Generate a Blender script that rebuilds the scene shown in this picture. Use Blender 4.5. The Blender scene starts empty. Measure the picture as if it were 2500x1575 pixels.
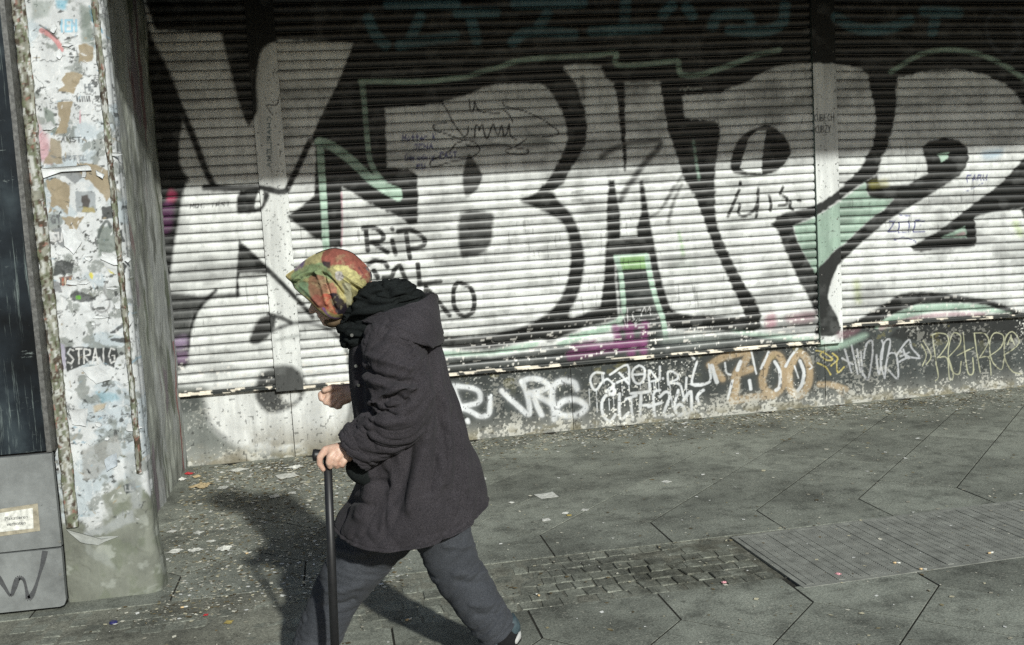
import bpy, bmesh, math, random
import numpy as np
from mathutils import Vector, Matrix

random.seed(7)
RNG = np.random.default_rng(11)
SC = bpy.context.scene
COL = SC.collection

# ------------------------------------------------------------------ camera
CAM_H, FPX, PW, PH = 1.55, 2430.0, 2500.0, 1575.0        # eye height, focal length in photo pixels
YAW, PITCH, ROLL = 0.174533, -0.096837, -0.058529
_f = np.array([math.sin(YAW) * math.cos(PITCH), math.cos(YAW) * math.cos(PITCH), math.sin(PITCH)])
_r = np.array([math.cos(YAW), -math.sin(YAW), 0.0])
_u = np.cross(_r, _f)
CR = math.cos(ROLL) * _r + math.sin(ROLL) * _u
CU = -math.sin(ROLL) * _r + math.cos(ROLL) * _u
CF = _f
CO = np.array([0, 0, CAM_H])
cam = bpy.data.cameras.new('camera')
cam.sensor_fit = 'HORIZONTAL'; cam.sensor_width = 36.0; cam.lens = 36.0 * FPX / PW
cam.clip_start = 0.05; cam.clip_end = 2000
camo = bpy.data.objects.new('camera', cam); COL.objects.link(camo)
camo.matrix_world = Matrix(((CR[0], CU[0], -CF[0], 0), (CR[1], CU[1], -CF[1], 0), (CR[2], CU[2], -CF[2], CAM_H), (0, 0, 0, 1)))
SC.camera = camo

# ------------------------------------------------------------------ light
SUN = Vector((0.52, -1.96, 1.0)).normalized()            # towards the sun (street side, from the right)
world = bpy.data.worlds.new('World'); SC.world = world; world.use_nodes = True
nt = world.node_tree
sky = nt.nodes.new('ShaderNodeTexSky'); sky.sky_type = 'NISHITA'; sky.sun_disc = False
sky.sun_elevation = math.asin(SUN.z); sky.sun_rotation = math.atan2(SUN.x, SUN.y)
nt.links.new(sky.outputs[0], nt.nodes['Background'].inputs[0])
nt.nodes['Background'].inputs[1].default_value = 0.08
sl = bpy.data.lights.new('sun', 'SUN'); sl.energy = 4.6; sl.angle = math.radians(2.0); sl.color = (0.985, 1.0, 0.935)
so = bpy.data.objects.new('sun', sl); COL.objects.link(so)
so.rotation_euler = (-SUN).to_track_quat('-Z', 'Y').to_euler(); so.location = (3, -8, 8)
vs = SC.view_settings; vs.view_transform = 'Standard'; vs.look = 'None'; vs.exposure = 0.15; vs.gamma = 1.0; vs.use_curve_mapping = False
SC.render.engine = 'CYCLES'; SC.cycles.use_denoising = False; SC.cycles.max_bounces = 6
SC.cycles.sample_clamp_indirect = 4.0

# ------------------------------------------------------------------ pixel <-> place helpers
def ray(x, y): return CF + (x - PW / 2) / FPX * CR - (y - PH / 2) / FPX * CU
def on_y(x, y, Y): d = ray(x, y); return CO + d * (Y / d[1])
def on_ground(x, y, z=0.0): d = ray(x, y); return CO + d * ((z - CAM_H) / d[2])
def project(P):
    P = np.asarray(P, float) - CO; z = P @ CF
    return np.stack([PW / 2 + FPX * (P @ CR) / z, PH / 2 - FPX * (P @ CU) / z], -1)
def lin(c):
    c = np.asarray(c, float) / 255.0
    return 0.72 * np.where(c <= 0.04045, c / 12.92, ((c + 0.055) / 1.055) ** 2.4)      # colour seen in sun -> base colour

# ------------------------------------------------------------------ numpy noise and paint rasteriser
def _h(ix, iy, s):
    n = (ix.astype(np.int64) * 374761393 + iy.astype(np.int64) * 668265263 + s * 982451653) & 0x7fffffff
    n = ((n ^ (n >> 13)) * 1274126177) & 0x7fffffff
    return ((n ^ (n >> 16)) & 0xffff) / 65535.0
def vnoise(x, y, s=0):
    x = np.asarray(x, float); y = np.asarray(y, float)
    ix = np.floor(x); iy = np.floor(y); fx = x - ix; fy = y - iy
    fx = fx * fx * (3 - 2 * fx); fy = fy * fy * (3 - 2 * fy)
    a = _h(ix, iy, s); b = _h(ix + 1, iy, s); c = _h(ix, iy + 1, s); d = _h(ix + 1, iy + 1, s)
    return (a * (1 - fx) + b * fx) * (1 - fy) + (c * (1 - fx) + d * fx) * fy
def fbm(x, y, s=0, o=4):
    t = 0; a = 0.5; n = 0
    for k in range(o):
        t = t + a * vnoise(x * 2 ** k, y * 2 ** k, s + k); n += a; a *= 0.5
    return t / n
def sstep(a, b, x): t = np.clip((x - a) / (b - a), 0, 1); return t * t * (3 - 2 * t)
def smooth_pts(P, closed, n=4):
    P = np.asarray(P, float); m = len(P)
    if m < 3: return P
    out = []
    rng = range(m) if closed else range(m - 1)
    for i in rng:
        if closed: p0, p1, p2, p3 = P[i - 1], P[i], P[(i + 1) % m], P[(i + 2) % m]
        else: p0, p1, p2, p3 = P[max(i - 1, 0)], P[i], P[i + 1], P[min(i + 2, m - 1)]
        for k in range(n):
            t = k / n
            out.append(0.5 * ((2 * p1) + (-p0 + p2) * t + (2 * p0 - 5 * p1 + 4 * p2 - p3) * t * t + (-p0 + 3 * p1 - 3 * p2 + p3) * t ** 3))
    if not closed: out.append(P[-1])
    return np.array(out)
def seg_dist(Q, P, closed):
    d2 = np.full(len(Q), 1e18); m = len(P)
    for i in range(m if closed else m - 1):
        a = P[i]; b = P[(i + 1) % m]; ab = b - a; L = ab @ ab
        t = np.clip(((Q - a) @ ab) / L, 0, 1) if L > 1e-9 else np.zeros(len(Q))
        e = Q - a - t[:, None] * ab
        d2 = np.minimum(d2, (e * e).sum(1))
    return np.sqrt(d2)
def inside(Q, P):
    c = np.zeros(len(Q), bool); m = len(P); x, y = Q[:, 0], Q[:, 1]
    for i in range(m):
        x1, y1 = P[i]; x2, y2 = P[(i + 1) % m]
        if y1 == y2: continue
        k = (y1 > y) != (y2 > y)
        c ^= k & (x < (x2 - x1) * (y - y1) / (y2 - y1) + x1)
    return c
class Paint:
    """ordered layers of paint given in photo pixels on one flat face"""
    def __init__(self): self.L = []
    def poly(self, pts, col, soft=2.0, op=1.0, sm=True, wob=1.0):
        self.L.append(('p', smooth_pts(pts, True, 3) if sm else np.asarray(pts, float), 0, col, soft, op, wob)); return self
    def line(self, pts, w, col, soft=1.5, op=1.0, sm=True, wob=0.6):
        self.L.append(('s', smooth_pts(pts, False, 4) if sm else np.asarray(pts, float), w / 2, col, soft, op, wob)); return self
    def apply(self, Q, C):
        for n, (k, P, hw, col, soft, op, wob) in enumerate(self.L):
            m = hw + soft * 1.5 + 3
            lo = P.min(0) - m; hi = P.max(0) + m
            ix = np.nonzero((Q[:, 0] > lo[0]) & (Q[:, 0] < hi[0]) & (Q[:, 1] > lo[1]) & (Q[:, 1] < hi[1]))[0]
            if len(ix) == 0: continue
            q = Q[ix]; d = seg_dist(q, P, k == 'p')
            if k == 'p': d = np.where(inside(q, P), -d, d)
            else: d = d - hw
            if wob: d = d + (vnoise(q[:, 0] / 7, q[:, 1] / 7, n) - 0.5) * 2 * wob
            a = op * (1 - sstep(-soft, soft, d))
            if wob: a = a * (1 - 0.07 * sstep(0.50, 0.75, fbm(q[:, 0] / 34, q[:, 1] / 26, 700 + n, 3)))       # uneven cover of the spray
            C[ix] += (np.asarray(col) - C[ix]) * a[:, None]
        return C

# ------------------------------------------------------------------ object helpers
def tag(o, label=None, cat=None, group=None, kind=None):
    if label: o['label'] = label
    if cat: o['category'] = cat
    if group: o['group'] = group
    if kind: o['kind'] = kind
    return o
def empty(name, loc=(0, 0, 0), label=None, cat=None, group=None, kind=None):
    o = bpy.data.objects.new(name, None); COL.objects.link(o); o.location = loc; o.empty_display_size = 0.1
    return tag(o, label, cat, group, kind)
def link(name, me, mat=None, parent=None, loc=None):
    o = bpy.data.objects.new(name, me); COL.objects.link(o)
    if mat is not None and len(me.materials) == 0: me.materials.append(mat)
    if loc is not None: o.location = loc
    if parent is not None:
        o.parent = parent
        if loc is None: o.location = -Vector(wloc(parent))
    return o
def wloc(o):
    v = Vector(o.location)
    while o.parent: o = o.parent; v += Vector(o.location)
    return v
def mesh_np(name, V, F, col=None, smooth=True):
    V = np.asarray(V, np.float32); F = np.asarray(F, np.int32)
    me = bpy.data.meshes.new(name); k = F.shape[1]
    me.vertices.add(len(V)); me.vertices.foreach_set('co', V.ravel())
    me.loops.add(F.size); me.loops.foreach_set('vertex_index', F.ravel())
    me.polygons.add(len(F)); me.polygons.foreach_set('loop_start', np.arange(0, F.size, k, dtype=np.int32))
    if np.isscalar(smooth): smooth = np.full(len(F), bool(smooth))
    me.polygons.foreach_set('use_smooth', smooth)
    if col is not None: set_col(me, col)
    me.update(calc_edges=True); me.validate()
    return me
def set_col(me, col):
    a = me.color_attributes.new('paint', 'FLOAT_COLOR', 'POINT')
    c = np.ones((len(me.vertices), 4), np.float32); c[:, :3] = col
    a.data.foreach_set('color', c.ravel())
def grid_faces(nr, nc, wrap=False):
    r = np.arange(nr - 1)[:, None]; c = np.arange(nc if wrap else nc - 1)[None, :]
    a = r * nc + c; b = r * nc + (c + 1) % nc
    return np.stack([a, b, b + nc, a + nc], -1).reshape(-1, 4)
class MB:
    def __init__(self): self.v = []; self.f = []
    def add(self, v, f):
        o = len(self.v); self.v += [tuple(p) for p in v]; self.f += [tuple(i + o for i in q) for q in f]; return self
    def box(self, x0, x1, y0, y1, z0, z1):
        return self.add([(x, y, z) for z in (z0, z1) for y in (y0, y1) for x in (x0, x1)],
                        [(0, 2, 3, 1), (4, 5, 7, 6), (0, 1, 5, 4), (2, 6, 7, 3), (0, 4, 6, 2), (1, 3, 7, 5)])
    def prism(self, pts, z0, z1, bev=0.0):
        n = len(pts); P = np.asarray(pts, float)
        c = P.mean(0); T = c + (P - c) * (1 - bev / max(1e-6, np.abs(P - c).max())) if bev else P
        v = [(p[0], p[1], z0) for p in P] + [(p[0], p[1], z1 - bev) for p in P] + [(p[0], p[1], z1) for p in T]
        f = [tuple(range(2 * n, 3 * n))]
        for k in (0, n):
            for i in range(n): j = (i + 1) % n; f.append((k + i, k + j, k + n + j, k + n + i))
        return self.add(v, f)
    def tube(self, pts, r, n=10):
        pts = [Vector(p) for p in pts]; v = []; f = []
        rs = r if isinstance(r, (list, tuple)) else [r] * len(pts); up = None
        for i, p in enumerate(pts):
            t = (pts[min(i + 1, len(pts) - 1)] - pts[max(i - 1, 0)]).normalized()
            if up is None: up = t.orthogonal().normalized()
            up = (up - t * up.dot(t)).normalized(); s = t.cross(up)
            for k in range(n):
                a = 2 * math.pi * k / n; v.append(p + (up * math.cos(a) + s * math.sin(a)) * rs[i])
        for i in range(len(pts) - 1):
            for k in range(n): j = (k + 1) % n; f.append((i * n + k, i * n + j, (i + 1) * n + j, (i + 1) * n + k))
        f.append(tuple(range(n))[::-1]); f.append(tuple(range((len(pts) - 1) * n, len(pts) * n)))
        return self.add(v, f)
    def mesh(self, name, smooth=False):
        me = bpy.data.meshes.new(name); me.from_pydata(self.v, [], self.f); me.update()
        bm = bmesh.new(); bm.from_mesh(me); bmesh.ops.recalc_face_normals(bm, faces=bm.faces); bm.to_mesh(me); bm.free()
        if smooth: me.polygons.foreach_set('use_smooth', [True] * len(me.polygons))
        return me

# ------------------------------------------------------------------ materials (all node based)
class NT:
    def __init__(self, name):
        self.m = bpy.data.materials.new(name); self.m.use_nodes = True; self.t = self.m.node_tree
        self.b = self.t.nodes['Principled BSDF']
    def n(self, typ, **kw):
        o = self.t.nodes.new(typ)
        for k, v in kw.items(): setattr(o, k, v)
        return o
    def l(self, a, b): self.t.links.new(a, b); return self
    def noise(self, scale, detail=4, rough=0.55, stretch=None, coord='pos'):
        x = self.n('ShaderNodeTexNoise'); x.inputs['Scale'].default_value = scale; x.inputs['Detail'].default_value = detail; x.inputs['Roughness'].default_value = rough
        src = self.n('ShaderNodeNewGeometry').outputs['Position'] if coord == 'pos' else self.n('ShaderNodeTexCoord').outputs['Object']
        if stretch:
            mp = self.n('ShaderNodeMapping'); mp.inputs['Scale'].default_value = stretch; self.l(src, mp.inputs[0]); src = mp.outputs[0]
        self.l(src, x.inputs['Vector']); return x.outputs['Fac']
    def ramp(self, fac, stops):
        r = self.n('ShaderNodeValToRGB'); e = r.color_ramp.elements
        while len(e) < len(stops): e.new(0.5)
        for i, (p, c) in enumerate(stops):
            e[i].position = p; c = c if hasattr(c, '__len__') else (c, c, c); e[i].color = (*c, 1)
        self.l(fac, r.inputs[0]); return r.outputs[0]
    def mix(self, mode, fac, a, b):
        x = self.n('ShaderNodeMix', data_type='RGBA', blend_type=mode)
        for s, v in ((x.inputs[0], fac), (x.inputs[6], a), (x.inputs[7], b)):
            if hasattr(v, 'is_linked'): self.l(v, s)
            elif hasattr(v, '__len__'): s.default_value = (*v, 1)
            else: s.default_value = v
        return x.outputs[2]
    def bump(self, h, strength, dist):
        b = self.n('ShaderNodeBump'); b.inputs['Strength'].default_value = strength; b.inputs['Distance'].default_value = dist
        self.l(h, b.inputs['Height']); self.l(b.outputs[0], self.b.inputs['Normal']); return self
    def out(self, col, rough=0.7, metal=0.0, spec=0.5):
        if hasattr(col, 'is_linked'): self.l(col, self.b.inputs['Base Color'])
        else: self.b.inputs['Base Color'].default_value = (*col, 1)
        if hasattr(rough, 'is_linked'): self.l(rough, self.b.inputs['Roughness'])
        else: self.b.inputs['Roughness'].default_value = rough
        self.b.inputs['Metallic'].default_value = metal; self.b.inputs['Specular IOR Level'].default_value = spec
        return self.m
M = {}
def plain(name, c, rough=0.7, var=0.35, scale=30, metal=0.0, spec=0.4, bump=0.0, coord='pos'):
    t = NT(name); f = t.noise(scale, 5, 0.6, coord=coord)
    col = t.mix('MULTIPLY', 1.0, tuple(c), t.ramp(f, [(0.3, 1 - var), (0.7, 1 + var * 0.6)]))
    if bump: t.bump(f, bump, 0.004)
    M[name] = t.out(col, rough, metal, spec); return M[name]
def painted(name, rough=0.5, spec=0.4, grime=0.5, bump=0.15, streak=(1, 1, 0.12), metal=0.0, gs=9):
    t = NT(name)
    a = t.n('ShaderNodeAttribute'); a.attribute_name = 'paint'
    g1 = t.ramp(t.noise(gs, 6, 0.65, stretch=streak), [(0.38, 1 - grime), (0.6, 1.0)])
    g2 = t.ramp(t.noise(160, 3, 0.7), [(0.3, 1 - grime * 0.5), (0.55, 1.0)])
    col = t.mix('MULTIPLY', 1.0, t.mix('MULTIPLY', 1.0, a.outputs['Color'], g1), g2)
    if bump: t.bump(t.noise(220, 4, 0.6), bump, 0.002)
    M[name] = t.out(col, rough, metal, spec); return M[name]
painted('shutter_paint', 0.42, 0.45, 0.22, 0.12)
painted('wall_paint', 0.7, 0.3, 0.3, 0.25)
painted('poster_paper', 0.8, 0.2, 0.18, 0.3, (1, 1, 0.5), gs=14)
painted('scarf_cloth', 0.75, 0.25, 0.2, 0.3, (1, 1, 1), gs=40)
plain('rail_metal', (0.10, 0.10, 0.095), 0.5, 0.6, 60, 0.2, 0.5, 0.2)
plain('dark_void', (0.012, 0.012, 0.012), 0.95, 0.2, 5, 0, 0.1)
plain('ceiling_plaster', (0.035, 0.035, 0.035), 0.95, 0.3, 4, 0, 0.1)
plain('soil', (0.034, 0.033, 0.028), 1.0, 0.5, 60, 0, 0.1)
plain('cane_black', (0.012, 0.012, 0.013), 0.45, 0.25, 40, 0, 0.4)
plain('rubber', (0.02, 0.02, 0.02), 0.8, 0.3, 60, 0, 0.3)
plain('black_wool', (0.0105, 0.0125, 0.0125), 0.95, 0.6, 260, 0, 0.1, 0.5)
plain('shoe_teal', (0.035, 0.055, 0.065), 0.6, 0.4, 60, 0, 0.4, 0.2)
plain('shoe_white', (0.36, 0.36, 0.35), 0.6, 0.15, 40)
plain('sock_dark', (0.012, 0.012, 0.013), 0.9, 0.3, 150, 0, 0.1, 0.3)
plain('grate_steel', (0.235, 0.240, 0.215), 0.6, 0.40, 14, 0.15, 0.5, 0.15)
plain('paper_white', (0.55, 0.55, 0.51), 0.85, 0.4, 50, 0, 0.2)
plain('paper_tan', (0.38, 0.30, 0.18), 0.85, 0.3, 50, 0, 0.2)
plain('butt_filter', (0.55, 0.40, 0.22), 0.8, 0.3, 90)
plain('wrap_red', (0.42, 0.035, 0.04), 0.4, 0.5, 70)
plain('wrap_pink', (0.62, 0.30, 0.33), 0.5, 0.5, 90)
plain('cap_blue', (0.02, 0.02, 0.10), 0.35, 0.2, 50, 0, 0.5)
plain('leaf_yellow', (0.33, 0.26, 0.08), 0.8, 0.4, 70)
plain('screw_steel', (0.3, 0.3, 0.28), 0.4, 0.3, 60, 0.7)
plain('bead_moss', (0.17, 0.17, 0.12), 0.9, 0.75, 45, 0, 0.1, 0.8)
plain('glue_stain', (0.27, 0.245, 0.185), 0.8, 0.5, 25)
t = NT('cabinet_grey')
c = t.mix('MULTIPLY', 1.0, (0.165, 0.174, 0.172), t.ramp(t.noise(5, 7, 0.7), [(0.3, 0.55), (0.6, 1.1)]))
c = t.mix('MIX', t.ramp(t.noise(6, 8, 0.8, stretch=(1.2, 1, 5)), [(0.60, 0.0), (0.72, 0.6)]), c, (0.34, 0.36, 0.36))
c = t.mix('MIX', t.ramp(t.noise(60, 5, 0.8), [(0.64, 0.0), (0.70, 0.7)]), c, (0.05, 0.05, 0.05))
M['cabinet_grey'] = t.out(c, 0.6, 0, 0.3)
plain('button_metal', (0.35, 0.35, 0.33), 0.3, 0.2, 50, 0.8)

def fabric(name, c1, c2, scale, rough=0.92, bump=0.5):
    t = NT(name)
    w = t.noise(scale, 2, 0.8, coord='obj'); g = t.noise(420, 2, 0.9, coord='obj'); big = t.noise(9, 4, 0.6, coord='obj')
    col = t.mix('MIX', t.ramp(g, [(0.35, 0.0), (0.65, 1.0)]), c1, c2)
    col = t.mix('MULTIPLY', 1.0, col, t.ramp(big, [(0.3, 0.78), (0.7, 1.15)]))
    t.bump(w, bump, 0.003)
    t.b.inputs['Sheen Weight'].default_value = 0.03
    M[name] = t.out(col, rough, 0, 0.15)
fabric('coat_wool', (0.0085, 0.0078, 0.0092), (0.050, 0.0450, 0.0505), 240)
fabric('trouser_cloth', (0.020, 0.022, 0.026), (0.060, 0.064, 0.073), 300)

t = NT('skin')
sk = t.mix('MIX', t.ramp(t.noise(55, 5, 0.65, coord='obj'), [(0.35, 0.0), (0.7, 1.0)]), (0.50, 0.345, 0.265), (0.40, 0.235, 0.175))
t.bump(t.noise(190, 4, 0.6, coord='obj'), 0.35, 0.002)
t.b.inputs['Subsurface Weight'].default_value = 0.08; t.b.inputs['Subsurface Radius'].default_value = (0.01, 0.004, 0.002); t.b.inputs['Subsurface Scale'].default_value = 0.3
M['skin'] = t.out(sk, 0.5, 0, 0.4)

def stone(name, base, rnd=0.25, dirt=0.5):
    t = NT(name)
    oi = t.n('ShaderNodeObjectInfo')
    tone = t.ramp(oi.outputs['Random'], [(0.0, 1 - rnd), (1.0, 1 + rnd)])
    spk = t.ramp(t.noise(330, 3, 0.85), [(0.30, 0.42), (0.48, 1.0), (0.60, 1.05), (0.72, 2.1)])
    big = t.ramp(t.noise(1.7, 6, 0.62), [(0.33, 1 - dirt), (0.55, 1.0), (0.75, 1.18)])
    med = t.ramp(t.noise(8, 8, 0.75), [(0.36, 0.52), (0.50, 0.95), (0.8, 1.2)])
    grit = t.ramp(t.noise(105, 2, 0.95), [(0.30, 0.50), (0.5, 1.0), (0.70, 1.45)])
    gum = t.n('ShaderNodeTexVoronoi'); gum.inputs['Scale'].default_value = 5.5; gum.inputs['Randomness'].default_value = 1.0; t.l(t.n('ShaderNodeNewGeometry').outputs['Position'], gum.inputs['Vector'])
    gumr = t.ramp(gum.outputs['Distance'], [(0.055, 0.55), (0.085, 1.0)])
    col = t.mix('MULTIPLY', 1.0, tuple(base), tone)
    for x in (spk, big, med, gumr, grit): col = t.mix('MULTIPLY', 1.0, col, x)
    pale = t.ramp(t.noise(75, 4, 0.75, stretch=(0.6, 1.5, 1)), [(0.58, 0.0), (0.66, 1.0)])       # trodden pale scraps
    col = t.mix('MIX', t.mix('MULTIPLY', 1.0, pale, t.ramp(t.noise(2.3, 3, 0.5), [(0.36, 0.1), (0.66, 0.95)])), col, (0.46, 0.44, 0.37))
    sp_ = t.n('ShaderNodeTexGradient', gradient_type='SPHERICAL'); mp = t.n('ShaderNodeMapping'); mp.inputs['Location'].default_value = (-1.62 / 0.75, -4.12 / 0.42, 0); mp.inputs['Scale'].default_value = (1 / 0.75, 1 / 0.42, 0.01)
    t.l(t.n('ShaderNodeNewGeometry').outputs['Position'], mp.inputs[0]); t.l(mp.outputs[0], sp_.inputs[0])            # damp stain beside the grate
    stn = t.mix('MULTIPLY', 1.0, t.ramp(sp_.outputs['Fac'], [(0.05, 0.0), (0.45, 1.0)]), t.ramp(t.noise(9, 5, 0.7), [(0.35, 0.0), (0.55, 0.85)]))
    col = t.mix('MULTIPLY', stn, col, (0.42, 0.41, 0.38))
    t.bump(t.noise(150, 5, 0.7), 0.35, 0.004)
    M[name] = t.out(col, 0.8, 0, 0.3)
stone('granite', (0.208, 0.219, 0.186), 0.18, 0.48)
stone('joint_dirt', (0.185, 0.185, 0.150), 0.05, 0.5)
stone('cobble_stone', (0.190, 0.198, 0.165), 0.24, 0.46)

t = NT('dark_glass')
scr = t.ramp(t.noise(7, 6, 0.75, stretch=(11, 1, 0.45)), [(0.56, 0.0), (0.74, 1.0)])
scr2 = t.ramp(t.noise(5, 8, 0.8, stretch=(1.5, 1, 6)), [(0.62, 0.0), (0.74, 1.0)])
bl = t.ramp(t.noise(2.2, 5, 0.6), [(0.36, (0.006, 0.007, 0.008)), (0.52, (0.014, 0.018, 0.022)), (0.64, (0.034, 0.044, 0.050)), (0.8, (0.050, 0.064, 0.056))])  # cloudy blue-grey tones: haze and reflections put into the pane's colour
c = t.mix('MIX', t.mix('MULTIPLY', 1.0, scr, t.ramp(t.noise(3.1, 3), [(0.30, 0.0), (0.55, 0.9)])), bl, (0.20, 0.24, 0.23))
c = t.mix('MIX', t.mix('MULTIPLY', 1.0, scr2, t.ramp(t.noise(2.6, 3), [(0.30, 0.0), (0.55, 0.95)])), c, (0.26, 0.30, 0.29))
M['dark_glass'] = t.out(c, 0.32, 0, 0.12)

# ================================================================== mural paint, in photo pixels
K = lin((33, 35, 34)); WH = np.array([0.62, 0.635, 0.625]); MINT = lin((184, 212, 194)); DG = lin((70, 75, 74)); MAG = lin((138, 74, 122))
BLU = lin((70, 72, 140)); SIL = lin((188, 190, 194)); YEL = lin((200, 200, 168)); TAN = lin((186, 164, 132)); PNK = lin((205, 150, 165))
TEAL = lin((92, 132, 142)); INK = lin((36, 36, 40)); GRN = lin((148, 190, 128))
def rg(x0, y0, s): return lambda *P: [(x0 + x / s, y0 + y / s) for x, y in P]
rA = rg(280, 0, 3.033); rB = rg(380, 450, 2.168); rC = rg(850, 100, 3.793); rF = rg(850, 450, 3.033); rD = rg(1400, 100, 3.793)
rG = rg(1400, 450, 3.033); rE = rg(1950, 100, 3.793); rH = rg(1950, 450, 3.035); rJ = rg(1050, 780, 3.3); rK = rg(1700, 750, 3.01); rT = rg(800, 0, 1.4165)
GLY = {'A': [[(0, 0), (.5, 1), (1, 0)], [(.2, .4), (.8, .4)]], 'B': [[(0, 0), (0, 1), (.8, .9), (.8, .6), (0, .5), (.9, .4), (.9, .1), (0, 0)]],
 'C': [[(1, .9), (.4, 1), (0, .5), (.4, 0), (1, .1)]], 'D': [[(0, 0), (0, 1), (.8, .8), (.8, .2), (0, 0)]], 'E': [[(1, 1), (0, 1), (0, 0), (1, 0)], [(0, .5), (.8, .5)]],
 'F': [[(1, 1), (0, 1), (0, 0)], [(0, .5), (.8, .5)]], 'G': [[(1, .9), (.4, 1), (0, .5), (.4, 0), (1, .1), (1, .5), (.6, .5)]], 'H': [[(0, 0), (0, 1)], [(1, 0), (1, 1)], [(0, .5), (1, .5)]],
 'I': [[(.5, 0), (.5, 1)]], 'J': [[(.3, 1), (1, 1), (.8, .1), (.3, 0), (0, .2)]], 'K': [[(0, 0), (0, 1)], [(1, 1), (0, .5), (1, 0)]], 'L': [[(0, 1), (0, 0), (1, 0)]],
 'M': [[(0, 0), (0, 1), (.5, .4), (1, 1), (1, 0)]], 'N': [[(0, 0), (0, 1), (1, 0), (1, 1)]], 'O': [[(.5, 1), (0, .5), (.5, 0), (1, .5), (.5, 1)]], 'P': [[(0, 0), (0, 1), (1, .9), (1, .6), (0, .5)]],
 'R': [[(0, 0), (0, 1), (1, .9), (1, .6), (0, .5), (1, 0)]], 'S': [[(1, .9), (.4, 1), (0, .75), (1, .3), (.6, 0), (0, .1)]], 'T': [[(.5, 0), (.5, 1)], [(0, 1), (1, 1)]],
 'U': [[(0, 1), (.1, .1), (.5, 0), (.9, .1), (1, 1)]], 'V': [[(0, 1), (.5, 0), (1, 1)]], 'Y': [[(0, 1), (.5, .5), (1, 1)], [(.5, .5), (.4, 0)]], 'Z': [[(0, 1), (1, 1), (0, 0), (1, 0)]],
 'a': [[(.9, .5), (.3, .6), (0, .3), (.3, 0), (.9, .2), (.9, .55), (1, 0)]], 'e': [[(0, .3), (1, .35), (.6, .6), (0, .35), (.4, 0), (1, .1)]], 'h': [[(0, 0), (0, 1)], [(0, .5), (.8, .5), (.8, 0)]],
 'm': [[(0, 0), (0, .55), (.5, .5), (.5, 0)], [(.5, .5), (1, .5), (1, 0)]], 'n': [[(0, 0), (0, .55), (.8, .5), (.9, 0)]], 'o': [[(.5, .6), (0, .3), (.5, 0), (1, .3), (.5, .6)]],
 'r': [[(0, 0), (0, .55), (.8, .55)]], 't': [[(.5, 1), (.5, .1), (.9, 0)], [(.1, .65), (.9, .65)]], 'y': [[(0, .55), (.5, 0)], [(1, .55), (.3, -.4)]], '.': [[(.4, 0), (.5, 0)]], '1': [[(.3, .8), (.6, 1), (.6, 0)]], '5': [[(1, 1), (.2, 1), (.1, .5), (.9, .5), (.8, 0), (0, .05)]]}
def write(P, txt, x, y, h, adv, w, col, slope=-0.05, vert=False):
    for i, ch in enumerate(txt):
        for st in GLY.get(ch, []):
            if vert: P.line([(x + (1 - b) * h, y + (i + a * 0.7) * adv) for a, b in st], w, col, 0.8, 0.9, sm=False, wob=0.3)
            else: P.line([(x + (i + a * 0.7) * adv, y - b * h + slope * (i + a) * adv) for a, b in st], w, col, 0.8, 0.9, sm=False, wob=0.3)

P = MURAL = Paint()
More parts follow.
